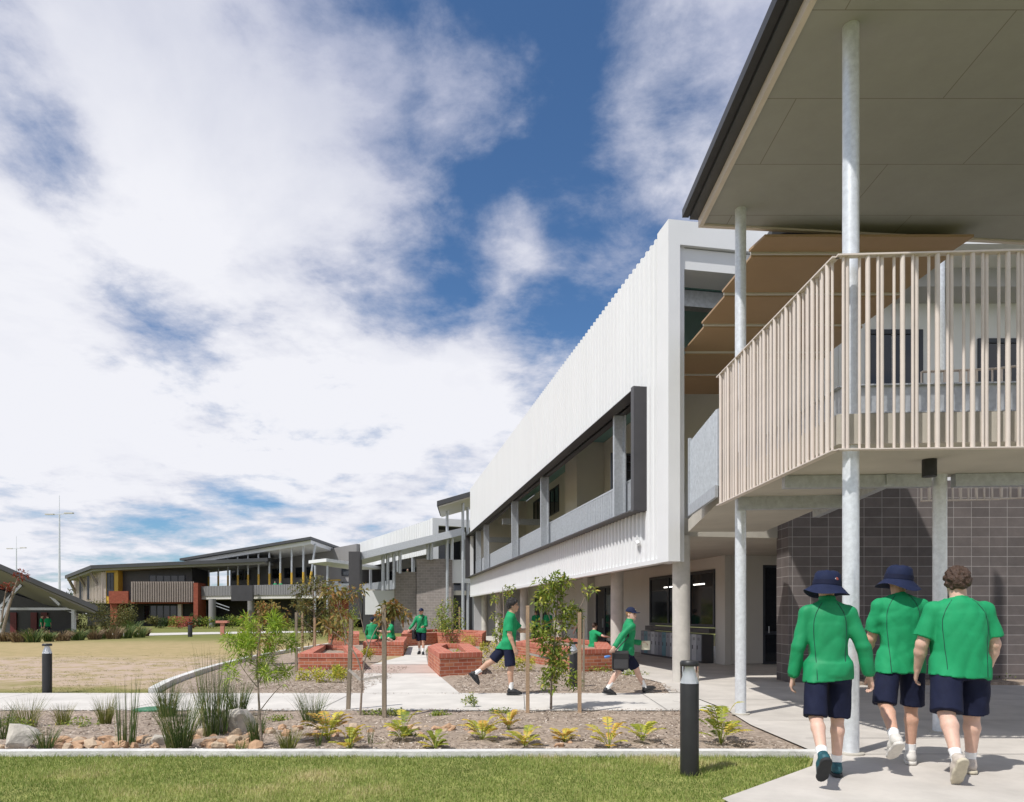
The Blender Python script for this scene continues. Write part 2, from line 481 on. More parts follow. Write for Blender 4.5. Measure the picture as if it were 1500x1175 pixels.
# kerbs
mb = MB()
xs = np.linspace(-14, gnd(1196, 1108).x, 34)
for a, b in zip(xs[:-1], xs[1:]):
    wa, wb = [0.012 * math.sin(x * 1.3) + 0.008 * math.sin(x * 3.1 + 1) for x in (a, b)]
    mb.prism([(a, 7.27 + wa), (b, 7.27 + wb), (b, 7.40 + wb), (a, 7.40 + wa)], 0.0, 0.125)
lab(mb.build('kerb', M_kerb), kind='structure')
mb = MB()
kp = [gnd(a, b) for a, b in [(224, 1017), (232, 1012), (245, 1005), (262, 998), (290, 988), (320, 979), (365, 967), (420, 956), (500, 943)]]
for a, b in zip(kp[:-1], kp[1:]):
    mb.bar(a + Vector((0, 0, .05)), b + Vector((0, 0, .05)), 0.16, 0.14)
lab(mb.build('kerb', M_kerb), kind='structure')
# joints sawn in the paving are narrow dark strips
mj = MB()
M_joint = mat('joint', (0.16, 0.15, 0.14), rough=0.9)
def joint(a, b, w=0.012):
    a, b = Vector(a), Vector(b); d = (b - a).normalized(); s = Vector((-d.y, d.x, 0)) * w / 2
    mj.add([a - s, b - s, b + s, a + s], [(0, 1, 2, 3)])
for x in (-9, -6, -3.0, 0.2, 2.4):
    joint((x, 11.12, .035), (x + 0.02, 13.4, .035))
for pa, pb in (((1195, 1110), (1600, 1110)), ((985, 1030), (1065, 1043))):
    joint(gnd(*pa, off=.039), gnd(*pb, off=.039))
for y in (8.3, 9.9, 12.4):
    joint((3.4, y, gz(y) + .039), (11, y, gz(y) + .039))
lab(mj.build('paving_joint', M_joint, fix=False), kind='structure')

# ============================================================ MATERIALS FOR BUILDINGS
M_white = mat('white_cladding', (0.71, 0.72, 0.725), rough=0.42, var=0.03, scale=1.2, streak=True)
M_whiteflat = mat('white_trim', (0.71, 0.72, 0.725), rough=0.45, var=0.03, scale=0.8)
M_char = mat('charcoal_sheet', (0.055, 0.053, 0.057), rough=0.45, var=0.15, scale=1.5)
M_galv = mat('galvanised_steel', (0.50, 0.525, 0.55), rough=0.42, metal=0.55, var=0.16, scale=14)
M_post = mat('galvanised_post', (0.70, 0.73, 0.76), rough=0.38, metal=0.35, var=0.14, scale=18, bump=0.05, bscale=80)
M_grey = mat('grey_wall', (0.42, 0.42, 0.43), rough=0.6, var=0.05, scale=0.7)
M_pale = mat('pale_wall', (0.60, 0.58, 0.54), rough=0.6, var=0.05, scale=0.7)
M_cream = mat('cream_wall', (0.50, 0.46, 0.38), rough=0.7, var=0.05, scale=0.7)
M_teal = mat('teal_ceiling', (0.22, 0.40, 0.40), rough=0.7, var=0.05, scale=0.8)
M_slab = mat('slab_concrete', (0.46, 0.43, 0.37), rough=0.8, var=0.10, scale=1.2, bump=0.08, bscale=60)
M_column = mat('column_concrete', (0.50, 0.475, 0.43), rough=0.85, var=0.16, scale=2.5, bump=0.15, bscale=50)
M_frame = mat('window_frame', (0.03, 0.036, 0.05), rough=0.4)
M_glass = glassmat('dark_glass')
M_black = mat('black_metal', (0.018, 0.018, 0.019), rough=0.45, var=0.2, scale=6)
M_block = brickmat('grey_block', (0.108, 0.094, 0.091), (0.145, 0.125, 0.120), (0.29, 0.27, 0.26), 0.387, 0.212, 0.0065, offset=0.0, mvar=0.16)
M_block2 = brickmat('grey_block_bond', (0.26, 0.23, 0.22), (0.31, 0.27, 0.255), (0.40, 0.37, 0.35), 0.40, 0.205, 0.010, offset=0.5, mvar=0.12)
M_brick = brickmat('red_brick', (0.34, 0.095, 0.055), (0.50, 0.20, 0.11), (0.46, 0.33, 0.27), 0.235, 0.086, 0.006, offset=0.5, mvar=0.22)
M_brickcap = brickmat('red_brick_cap', (0.40, 0.12, 0.08), (0.50, 0.17, 0.11), (0.48, 0.30, 0.24), 0.115, 0.36, 0.006, offset=0.5, mvar=0.18)
M_brickfar = brickmat('far_brick', (0.24, 0.055, 0.033), (0.30, 0.08, 0.045), (0.26, 0.10, 0.07), 0.235, 0.086, 0.008, mvar=0.2)
M_roof = mat('dark_roof', (0.05, 0.052, 0.056), rough=0.5, var=0.12, scale=1)
M_tan = mat('tan_batten', (0.64, 0.565, 0.51), rough=0.45, var=0.06, scale=4)
M_lamp = emitmat('warm_lamp', (1.0, 0.72, 0.42), 2.5)
M_ltube = emitmat('white_lamp', (1.0, 0.96, 0.9), 2.0)

def soffitmat():
    m = brickmat('soffit_panel', (0.345, 0.345, 0.335), (0.355, 0.355, 0.345), (0.22, 0.205, 0.18), 2.7, 1.22, 0.006, offset=0.37, bump=0.1, mvar=0.05)
    return m
M_soffit = soffitmat()

def ribbed(mb, p0, p1, z0, z1, pitch=0.27, depth=0.05, rib=0.09):
    """sheet with upright box ribs from p0 to p1 (local xy); the ribs stand out to the left of p0->p1 going up"""
    p0, p1 = Vector((*p0, 0)), Vector((*p1, 0)); L = (p1 - p0).length; d = (p1 - p0) / L
    out = Vector((-d.y, d.x, 0))
    prof = [(0, 0)]; x = pitch * 0.5
    while x + rib < L:
        prof += [(x, 0), (x + 0.012, depth), (x + rib, depth), (x + rib + 0.012, 0)]
        x += pitch
    prof.append((L, 0))
    z0a = z0 if callable(z0) else (lambda x: z0); z1a = z1 if callable(z1) else (lambda x: z1)
    vs = []
    for a, o in prof:
        q = p0 + d * a + out * o; vs += [(q.x, q.y, z0a(a)), (q.x, q.y, z1a(a))]
    n = len(prof)
    fs = [(2 * i, 2 * i + 2, 2 * i + 3, 2 * i + 1) for i in range(n - 1)]
    # the flat back of the sheet gives it thickness
    b = len(vs)
    for a in (0, L):
        q = p0 + d * a - out * 0.05; vs += [(q.x, q.y, z0a(a)), (q.x, q.y, z1a(a))]
    fs += [(b, b + 1, b + 3, b + 2), tuple(2 * i + 1 for i in range(n)) + (b + 3, b + 1), tuple(2 * i for i in range(n - 1, -1, -1)) + (b, b + 2), (0, 1, b + 1, b), (2 * n - 2, b + 2, b + 3, 2 * n - 1)]
    mb.add(vs, fs)

def window(parent, mbM, x0, x1, y0, y1, z0, z1, axis, bars=1, frame=0.06, name='window', hb=0, glass=None):
    """a framed window in a wall; axis 'y': lies in a plane of constant local y at y0, face towards -y;
       axis 'x': lies in a plane of constant local x at x0, face towards -x. frame > glass"""
    fm = MB(mbM); gm = MB(mbM)
    if axis == 'y':
        a0, a1, c = x0, x1, y0
        def bx(m, u0, u1, w0, w1, d0, d1): m.box(u0, u1, c - d0, c + d1, w0, w1)
    else:
        a0, a1, c = y0, y1, x0
        def bx(m, u0, u1, w0, w1, d0, d1): m.box(c - d0, c + d1, u0, u1, w0, w1)
    bx(fm, a0, a1, z0, z0 + frame, .03, .05); bx(fm, a0, a1, z1 - frame, z1, .03, .05)
    bx(fm, a0, a0 + frame, z0 + frame, z1 - frame, .03, .05); bx(fm, a1 - frame, a1, z0 + frame, z1 - frame, .03, .05)
    for k in range(bars):
        u = a0 + (a1 - a0) * (k + 1) / (bars + 1)
        bx(fm, u - frame / 2, u + frame / 2, z0 + frame, z1 - frame, .025, .05)
    for k in range(hb):
        w = z0 + (z1 - z0) * (k + 1) / (hb + 1)
        bx(fm, a0 + frame, a1 - frame, w - .012, w + .012, .02, .04)
    f = fm.build(name, M_frame, parent)
    bx(gm, a0 + frame * .5, a1 - frame * .5, z0 + frame * .5, z1 - frame * .5, -.005, .02)
    gm.build('pane', glass or M_glass, f)
    return f

M_galwall = mat('gallery_wall', (0.72, 0.69, 0.63), rough=.7, var=.04, scale=.7)
# ============================================================ MAIN BUILDING (white ribbed upper storey on concrete columns)
bld = empty('school_building', fa(0, 0), 'two storey school building with white ribbed upper facade over round concrete columns', 'building', rz=R(10.63))
ZB, ZT, S0, S1, TL = 2.64, 9.90, 3.95, 6.72, 33.3
c = MB(FA)
ribbed(c, (0, 1.48), (0, TL), S1, ZT)
ribbed(c, (0, 1.48), (0, TL), ZB + .10, S0)
ribbed(c, (0, 0.62), (0, 1.48), ZB + .10, ZT)
c.build('facade_cladding', M_white, bld)
c = MB(FA)
c.box(-0.065, 0.20, 0.0, 0.62, ZB, ZT + .04)                      # corner post of the end frame
c.box(-0.05, 0.16, 0.62, TL, ZB, ZB + .10)                        # bottom flashing
c.box(0.20, 9.5, 0.0, 0.62, ZT - .48, ZT + .04)
c.box(0.20, 0.34, 0.10, 0.9, ZB, ZT - .48)
c.box(0.34, 9.5, 0.10, 0.9, ZT - .95, ZT - .50)
c.box(-0.05, 0.16, TL, TL + .12, ZB, ZT)
c.build('end_frame', M_whiteflat, bld)
c = MB(FA)
c.box(-0.36, 0.25, 1.36, 1.50, S0 - .06, S1 + .06)
c.box(-0.36, 1.2, TL + .13, TL + .28, S0 - .06, S1 + .06)
c.box(-0.34, 0.25, 1.50, TL + .13, S1, S1 + .015)
c.box(-0.34, 0.25, 1.50, TL + .13, S0 - .025, S0)
ribbed(c, (-0.36, 1.355), (0.0, 1.355), S0 - .05, S1 + .05, pitch=.06, depth=.012, rib=.03)
c.build('slot_frame', M_char, bld)
for t in (3.62, 12.2, 18.2, 27.0, 30.4):
    MB(FA).box(-0.06, 0.20, t - .05, t + .06, S0, S1).box(0.20, 0.24, t - .12, t + .13, S0, S1).build('mullion', M_galv, bld)
c = MB(FA); ribbed(c, (0.34, 1.55), (0.34, TL), S0 + .02, S0 + 1.02, pitch=.17, depth=.05, rib=.07)
c.box(0.30, 0.38, 1.55, TL, S0 + 1.02, S0 + 1.06)
c.build('balustrade', M_galv, bld)
MB(FA).box(0.02, 3.75, 0.35, TL + .1, 3.22, 3.62).build('floor_slab', M_slab, bld)
MB(FA).box(3.751, 9, 0.35, 12, 3.221, 3.62).build('inner_slab', M_slab, bld)
c = MB(FA)
c.prism([(0.25, 0.95), (9.5, 0.95), (9.5, 6), (0.25, 6)], [8.95, 8.95, 8.95, 8.95], [9.3, 9.3, 9.3, 9.3])
c.prism([(0.1, 6.02), (3.74, 6.02), (3.74, TL), (0.1, TL)], [9.15, 9.15, 9.15, 9.15], [9.4, 9.4, 9.4, 9.4])
c.build('ceiling', M_teal, bld)
MB(FA).box(0.06, 12, 0.7, TL, ZT - .30, ZT - .12).build('roof', M_roof, bld)
MB(FA).box(0.34, 3.7, 0.95, 1.2, ZT - 1.35, ZT - .98).build('roof_beam', M_galv, bld)
# upper rear wall with windows, a pier and lamps
c = MB(FA)
c.box(3.75, 3.95, 3.0, TL, 3.62, 9.14)
c.box(2.5, 3.74, 16.2, 18.2, 3.62, 9.14)
c.box(0.5, 3.75, TL - .15, TL, 3.62, 9.14)
c.build('upper_wall', M_galwall, bld)
for a, b in ((4.6, 7.2), (11, 12.6), (13.6, 15.6), (19.0, 21.0), (28.2, 31)):
    window(bld, FA, 3.74, 0, a, b, 4.7, 6.3, 'x', bars=1)
for a, b in ((24.2, 26.4), (28.4, 30.8)): window(bld, FA, 3.74, 0, a, b, 7.2, 8.7, 'x', bars=1)
MB(FA).box(0.4, 3.74, 23.2, 23.5, 6.3, 6.6).build('tie_beam', M_galv, bld)
MB(FA).box(0.4, 3.74, 29.8, 30.1, 6.0, 6.3).build('tie_beam', M_galv, bld)
MB(FA).box(3.70, 3.75, 9.7, 10.7, 3.66, 6.0).build('door', M_frame, bld)
for t, s in ((7.9, 3.7), (10.2, 3.7), (17, 3.7), (22.3, 3.7), (27, 3.7)):
    wl_ = MB(FA).box(s - .22, s, t - .09, t + .09, 5.55, 5.85).build('wall_lamp', M_black, bld)
    MB(FA).box(s - .05, s, t + .25, t + 1.3, 5.05, 5.13).build('lamp_strip', M_lamp, wl_)
# underside of the roof at the open end: dark louvred windows further in
window(bld, FA, 0.8, 2.6, 6.4, 0, 4.3, 6.4, 'y', bars=3, hb=7)
# ground floor
c = MB(FA)
c.box(3.75, 3.95, 4.9, 5.5, 0, 3.22); c.box(3.75, 3.95, 10.7, 15.0, 0, 3.22)
c.box(3.75, 3.95, 5.5, 10.7, 2.85, 3.22); c.box(3.75, 3.95, 17.5, 27.0, 0, 3.22)
c.box(3.75, 3.95, 15.0, 17.5, 2.75, 3.22); c.box(3.75, 3.95, 27.0, TL, 2.9, 3.22); c.box(3.75, 3.95, 28.4, 28.9, 0, 2.9); c.box(3.75, 3.95, 30.6, TL, 0, 2.9)
c.box(3.96, 7.6, 4.9, 5.1, 2.95, 3.22); c.box(3.96, 4.95, 4.9, 5.1, 0.06, 2.95)
c.box(3.4, 3.74, 17.6, 18.3, 0, 3.2)
c.build('ground_wall', M_pale, bld)
MB(FA).box(3.76, 5.0, 18.31, 18.5, 0, 3.2).build('return_wall', M_grey, bld)
MB(FA).box(0.2, 3.7, TL - .1, TL + .1, 0, 3.2).build('end_wall', M_grey, bld)
window(bld, FA, 3.74, 0, 5.5, 10.7, 1.10, 2.85, 'x', bars=2, frame=.09)
MB(FA).box(3.55, 3.80, 5.5, 10.7, 0.92, 1.08).build('sill', M_char, bld)
for a, b, h in ((15.0, 17.5, 2.75), (27.0, 28.4, 2.9), (28.9, 30.6, 2.9)):
    d = window(bld, FA, 3.80, 0, a, b, 0.03, h, 'x', bars=1, frame=.09, name='door')
    MB(FA).box(3.72, 3.78, (a + b) / 2 + .1, (a + b) / 2 + .14, 0.9, 1.3).build('handle', M_galv, d)
d = window(bld, FA, 4.95, 6.2, 4.93, 0, 0.03, 2.95, 'y', bars=0, frame=.08, name='door')
MB(FA).box(4.97, 6.18, 4.91, 4.925, 0.9, 1.0).build('push_rail', M_frame, d)
MB(FA).tube([(5.12, 4.86, .95), (5.12, 4.86, 1.15)], .015).build('handle', M_galv, d)
MB(FA).box(3.70, 3.745, 14.0, 14.45, 1.2, 2.1).build('notice_board', mat('notice_brown', (0.16, 0.12, 0.085)), bld)
# interior ceiling lamps behind the ground-floor glass
for s, t in ((3.9, 6.2), (3.9, 7.4), (3.9, 8.6)):
    MB(FA).box(3.742, 3.752, t, t + .8, 2.42, 2.46).build('ceiling_lamp', M_ltube, bld)
for t in (0.35, 6.0, 13.0, 19.8, 27.2, 33.0):
    v = fa(0.38 if t < 1 else 0.85, t)
    MB().lathe([(.19, 0.0), (.19, 3.22)], 24, Matrix.Translation((v.x, v.y, 0.0))).build('column', M_column, bld, smooth=True)
c = MB(FA)
c.box(-.16, -.05, 1.70, 1.84, 3.25, 3.33); c.tube([(-.12, 1.77, 3.25), (-.12, 1.62, 3.15)], .045)
c.build('security_camera', M_whiteflat, bld)

# lockers under the window
lk = empty('locker_row', fa(3.5, 8), 'row of grey, white and teal lockers below the ground floor window', 'lockers', rz=R(10.63))
MB(FA).box(3.36, 3.72, 5.55, 10.6, 0.03, 0.90).build('cabinet', M_char, lk)
cols = [mat('locker_grey', (0.30, 0.31, 0.34), rough=.4), mat('locker_white', (0.52, 0.53, 0.55), rough=.4), mat('locker_teal', (0.10, 0.24, 0.29), rough=.4), mat('locker_dark', (0.19, 0.20, 0.24), rough=.4)]
for i in range(15):
    t = 5.6 + i * 0.333
    d = MB(FA).box(3.335, 3.36, t, t + .315, 0.10, 0.89).build('locker_door', cols[(0, 1, 0, 2, 3)[i % 5]], lk)
    k = MB(FA)
    k.box(3.328, 3.334, t + .22, t + .27, .44, .56)
    for z in (.72, .75, .78): k.box(3.329, 3.334, t + .08, t + .22, z, z + .012)
    k.build('handle', M_char, d)

# ============================================================ BLOCK WALL AND UPPER WING ON THE RIGHT
wing = empty('school_wing', (8, 15.5, 0), 'wing with dark grey stack bonded block wall below white panels and windows', 'building')
MB().box(5.98, 15, 15.5, 16.2, 0, 4.4).build('block_wall', M_block, wing)
c = MB(); c.box(5.6, 15, 16.25, 16.45, 4.4, 8.6)
for x in np.arange(6.2, 15, 1.2): c.box(x, x + .012, 16.235, 16.25, 4.45, 8.55)
c.build('upper_wall', M_whiteflat, wing)
window(wing, Matrix.Identity(4), 8.02, 9.30, 16.24, 0, 5.4, 7.95, 'y', bars=1, frame=.10)
window(wing, Matrix.Identity(4), 10.55, 12.6, 16.24, 0, 5.4, 7.75, 'y', bars=2, frame=.10)
MB().box(5.6, 15, 15.4, 16.24, 8.55, 8.95).build('eave_soffit', M_grey, wing)
MB().box(5.6, 15, 14.4, 15.4, 8.95, 9.5).build('fascia', M_whiteflat, wing)
MB().box(6.8, 15, 14.9, 15.45, 0.0, 0.10).build('garden_edge', M_mulch, wing)
# bridge beam between the wings, galvanised
br = MB()
br.bar((5.2, 10.9, 4.45), (11, 10.6, 4.45), .02, .42); br.bar((5.2, 10.82, 4.66), (11, 10.52, 4.66), .16, .02); br.bar((5.2, 10.82, 4.24), (11, 10.52, 4.24), .16, .02)
# ============================================================ BALCONY WITH TAN BALUSTERS
bal = empty('balcony', (3.3, 7.1, 0), 'raised balcony with tan tubular balusters and beige concrete soffit', 'balcony')
main_poly = [(3.27, 7.18), (5.2, 7.06), (9.0, 6.85), (9.0, 8.6), (6.2, 8.9), (4.75, 8.95), (4.9, 10.42), (3.17, 10.7)]
walk_poly = [(3.17, 10.72), (4.95, 10.42), (5.35, 15.2), (3.75, 15.25)]
MB().prism(main_poly, 3.22, 3.52).build('slab', M_slab, bal)
MB().prism(walk_poly, 3.26, 3.52).build('walkway_slab', M_slab, bal)
c = MB()
c.bar((3.35, 8.85, 3.14), (5.1, 8.76, 3.14), .12, .15); c.bar((5.38, 8.74, 3.14), (8.9, 8.45, 3.14), .12, .15); c.bar((3.3, 10.5, 3.13), (4.9, 10.3, 3.13), .14, .18)
c.bar((4.6, 8.7, 3.15), (5.0, 11.8, 3.17), .10, .13)
c.build('floor_beam', M_galv, bal)
c = MB()
def channel(m, a, b, z0, z1):
    a, b = Vector(a), Vector(b)
    m.bar((a.x, a.y, (z0 + z1) / 2), (b.x, b.y, (z0 + z1) / 2), .012, z1 - z0)
    m.bar((a.x, a.y, z1), (b.x, b.y, z1), .10, .014); m.bar((a.x, a.y, z0), (b.x, b.y, z0), .10, .014)
channel(c, (3.36, 7.29, 0), (5.2, 7.18, 0), 3.55, 3.83); channel(c, (5.2, 7.18, 0), (9, 6.97, 0), 3.55, 3.83)
channel(c, (3.36, 7.29, 0), (3.28, 10.6, 0), 3.55, 3.83)
c.build('kick_channel', M_galv, bal)
ZR0, ZR1 = 3.14, 5.055
c = MB()
FL, FR, BL = Vector((3.21, 7.1, 0)), Vector((9, 6.78, 0)), Vector((3.09, 10.72, 0))
for z, w, h in ((ZR1, .075, .016), (ZR0, .075, .012)):
    c.bar((FL.x, FL.y - .01, z), (FR.x, FR.y, z), w, h); c.bar((FL.x, FL.y, z), (BL.x, BL.y, z), w, h)
c.build('handrail', M_tan, bal)
def rod(r):
    m = MB(); m.lathe([(r, ZR0 + .006), (r, ZR1 - .008)], 10); return m
thick = rod(.0230).build('baluster', M_tan, bal, smooth=True, origin=(0, 0, 0))
thin = rod(.0140).build('baluster', M_tan, bal, smooth=True, origin=(0, 0, 0))
first = {'k': thick, 'n': thin}
def baluster(kind, x, y):
    src = first[kind]
    if not src.get('used'):
        o = src; src['used'] = 1
    else:
        o = src.copy(); COL.objects.link(o)
    M = Matrix.Translation((x, y, 0)); o.matrix_basis = WM[bal.name].inverted() @ M; WM[o.name] = M
def run(a, b, L, n0=0.0):
    d = (b - a).normalized(); nrm = Vector((d.y, -d.x, 0)); x = n0; i = 0
    while x < L:
        p = a + d * x - nrm * (.012 if i % 2 else -.012)
        q = a + d * (x + (.068 if i % 2 else .046)) + nrm * (.016 if i % 2 else -.016)
        baluster('n', p.x, p.y); baluster('k', q.x, q.y); x += .1665; i += 1
run(FL, FR, 2.35, .065)
run(FL, BL, 3.55, .10)
for k in (thick, thin): del k['used']
# rear rail of the balcony, seen below the slab
c = MB()
rp = [Vector(p) for p in ((5.95, 10.42, 0), (6.9, 10.3, 0), (7.7, 9.95, 0), (9.0, 9.6, 0))]
for a, b in zip(rp[:-1], rp[1:]):
    for z in (ZR1 - .02, ZR0 + .02): c.bar((a.x, a.y, z), (b.x, b.y, z), .075, .014)
    L = (b - a).length; n = max(2, int(L / .1))
    for i in range(n):
        q = a + (b - a) * (i / n); r = .021 if i % 2 else .013
        c.tube([(q.x, q.y, ZR0 + .02), (q.x, q.y, ZR1 - .02)], r, 8)
c.build('rear_railing', M_tan, bal, smooth=True)
# galvanised panel balustrade of the walkway
c = MB(); ribbed(c, (3.09, 10.76), (3.20, 12.85), 3.44, lambda x: 4.60, pitch=.09, depth=.02, rib=.035)
c.bar((3.07, 10.76, 3.36), (3.18, 12.85, 3.36), .05, .18); c.bar((3.18, 12.83, 3.36), (3.18, 12.83, 4.66), .05, .05)
c.build('panel_balustrade', M_galv, bal)
MB().lathe([(.075, 3.03), (.075, 3.22)], 20, Matrix.Translation((4.60, 7.9, 0))).build('downlight', M_black, bal, smooth=True)

# ============================================================ CANOPY ROOF ON POSTS
can = empty('canopy_roof', (3.3, 7.1, 0), 'large dark edged canopy roof with taupe panel soffit on galvanised posts', 'canopy')
MB().prism([(2.97, 5.6), (11, 5.6), (11, 11.75), (8.2, 11.48), (2.94, 10.98)], 7.50, 7.56).build('soffit', M_soffit, can)
c = MB()
c.prism([(2.90, 5.6), (2.965, 5.6), (2.935, 10.985), (8.2, 11.49), (11, 11.76), (11, 11.83), (8.2, 11.56), (2.87, 11.05)], 7.47, 7.60)
c.build('soffit_trim', M_tan, can)
MB().prism([(2.76, 5.5), (11.1, 5.5), (11.1, 11.9), (2.74, 11.06)], 7.60, 7.74).build('roof', M_roof, can)
c = MB(); c.bar((2.70, 5.5, 7.70), (2.68, 11.08, 7.70), .10, .12); c.build('gutter', M_black, can)
for px, x, y, z1 in ((0, 3.45, 7.30, 7.52), (0, 3.38, 10.6, 7.52), (0, 5.24, 8.78, 3.24)):
    m = MB(); m.lathe([(.080, gz(y) + .02), (.080, z1)], 28, Matrix.Translation((x, y, 0)))
    p = m.build('post', M_post, can, smooth=True)
    MB().lathe([(.13, gz(y) + .035), (.13, gz(y) + .05), (.082, gz(y) + .055)], 24, Matrix.Translation((x, y, 0))).build('base_plate', M_slab, p)
MB().lathe([(.08, 0.03), (.08, 8.0)], 20, Matrix.Translation((7.76, 13.0, 0))).build('upper_post', M_post, can, smooth=True)
M_brown = mat('brown_soffit', (0.36, 0.24, 0.135), rough=0.6, var=0.06, scale=1.0)
ls = empty('link_soffit', (5, 14, 7.0), 'stepped brown panel soffit over the link between the balcony and the building', 'ceiling')
ys = [10.92, 11.54, 13.0, 14.4, 15.9, 17.4, 19.0]
for i, (a, b) in enumerate(zip(ys[:-1], ys[1:])):
    dx = 0.06
    MB().prism([(3.80 + dx, a + .02), (7.05, a + .02), (7.05, b - .03), (3.80, b - .03)], [7.27, 7.27, 7.33, 7.33], [7.31, 7.31, 7.37, 7.37]).build('panel', M_brown, ls)
c = MB()
for y in ys[1:-1]: c.box(3.84, 7.02, y - .028, y + .018, 7.30, 7.34)
c.build('cover_strip', M_pale, ls)
MB().box(4.1, 6.9, 11.3, 18.9, 7.40, 7.62).build('beam', M_roof, ls)

# ============================================================ SECOND WHITE BLOCK, FURTHER ALONG
FB = Matrix.Translation((-6.93, 63, 0)) @ Matrix.Rotation(R(27.05), 4, 'Z')
b2 = empty('white_school_block', FB @ Vector((0, 0, 0)), 'distant white ribbed school block behind the grey block stair walls', 'building', rz=R(27.05))
c = MB(FB); ribbed(c, (0, 0.5), (0, 31.5), 6.86, 9.9, pitch=.5, depth=.06, rib=.15); ribbed(c, (0, 3), (0, 31.5), 2.7, 3.9, pitch=.5, depth=.06, rib=.15)
c.build('facade_cladding', M_white, b2)
c = MB(FB); c.box(-.06, .5, 0, .5, 2.7, 9.95); c.box(.5, 14, 0, .5, 9.3, 9.95); c.box(-.06, .2, 31.5, 31.8, 2.7, 9.9)
c.build('end_frame', M_whiteflat, b2)
MB(FB).box(.06, 14, .6, 31.5, 9.5, 9.75).build('roof', M_roof, b2)
MB(FB).box(3.8, 4, 1, 31.5, 0, 9.4).box(.5, 14, 3, 3.2, 0, 9.3).build('rear_wall', M_grey, b2)
window(b2, FB, 1.2, 9, 2.9, 0, 4.2, 8.8, 'y', bars=4, frame=.12)
window(b2, FB, 3.7, 0, 2, 28, 4.9, 6.6, 'x', bars=8, frame=.12)
MB(FB).box(.1, 3.8, .5, 31.5, 3.2, 3.6).build('floor_slab', M_slab, b2)
c = MB(FB); ribbed(c, (.3, .6), (.3, 31.3), 3.9, 5.0, pitch=.16, depth=.04, rib=.07); c.build('balustrade', M_galv, b2)
for t in (1, 5.5, 10, 15, 20, 25, 30):
    MB(FB).box(.0, .25, t, t + .3, 3.9, 6.86).build('mullion', M_galv, b2)
for t in (6, 14, 22, 30): MB(FB).lathe([(.25, 0), (.25, 3.2)], 14, Matrix.Translation((.9, t, 0))).build('column', M_column, b2, smooth=True)
MB(FB).box(-.7, .25, 31.0, 31.9, 2.6, 6.9).build('slot_frame', M_char, b2)

# stair structure in front of it
st = empty('stair_tower', (-7, 56, 0), 'covered stair with two grey block walls, white panels and a sloping steel roof', 'stair')
MB().box(-9.2, -7.5, 56, 57.5, 0, 4.78).build('block_wall', M_block2, st)
MB().box(-7.38, -4.64, 55.4, 57, 0, 5.75).build('block_wall', M_block2, st)
MB().box(-4.64, -3.2, 55.6, 55.8, 3.9, 5.7).build('white_panel', M_whiteflat, st)
MB().box(-11.6, -9.2, 56.6, 56.8, 1.45, 3.35).build('white_panel', M_whiteflat, st)
c = MB()
Yc = 54.0
a, b = at(516, 812, Yc), at(677, 773, Yc)
c.prism([(a.x, Yc), (b.x, Yc), (b.x, Yc + 3.5), (a.x, Yc + 3.5)], [a.z - .55, b.z - .55, b.z - .55, a.z - .55], [a.z, b.z, b.z, a.z])
c.build('sloping_roof', M_galv, st)
c = MB(); p0, p1 = at(511, 812, 53.4), at(527, 905, 53.4)
c.box(p0.x, p1.x, 53.4, 54.2, p1.z, p0.z + .2); ribbed(c, (p0.x, 53.39), (p1.x, 53.39), p1.z, p0.z + .2, pitch=.12, depth=-.03, rib=.05)
c.build('dark_shroud', M_char, st)
MB().box(p0.x + .03, p1.x - .03, 53.45, 54.1, p1.z - .12, p1.z).build('lamp_strip', M_whiteflat, st)
for px, pt, pb in ((561, 808, 865), (568, 806, 864), (577, 804, 862), (586, 802, 840), (627, 790, 820), (632, 789, 820), (655, 780, 820), (662, 778, 820)):
    t, bq = at(px, pt, 55.0), at(px, pb, 55.0)
    MB().tube([bq, t], .13 if px > 560 else .1, 10).build('post', M_galv, st, smooth=True)
c = MB(); c.box(-12, -3.2, 57.6, 57.8, 0, 3.0); c.build('undercroft_wall', M_char, st)
hc = empty('high_canopy', (-4, 54, 0), 'small high flat canopy on thin posts next to the main building', 'canopy')
z1 = at(650, 745, 54).z; z2 = at(688, 727, 54).z
MB().prism([(at(640, 0, 52).x, 52), (-2.2, 52), (-2.2, 57.5), (at(640, 0, 52).x - .3, 57.5)], [z1 - .1, z2 - .1, z2 - .1, z1 - .1], [z1 + .25, z2 + .25, z2 + .25, z1 + .25]).build('roof', M_roof, hc)
MB().prism([(at(640, 0, 52).x + .1, 52.1), (-2.3, 52.1), (-2.3, 57.4), (at(640, 0, 52).x - .2, 57.4)], [z1 - .2, z2 - .2, z2 - .2, z1 - .2], [z1 - .1, z2 - .1, z2 - .1, z1 - .1]).build('soffit', M_pale, hc)
for px, Y in ((655, 55), (678, 53.5), (685, 56)):
    t = at(px, 745, Y); MB().tube([(t.x, Y, 0.0), (t.x, Y, z1 - .1 + (.6 if px > 670 else .1))], .11, 12).build('post', M_galv, hc, smooth=True)

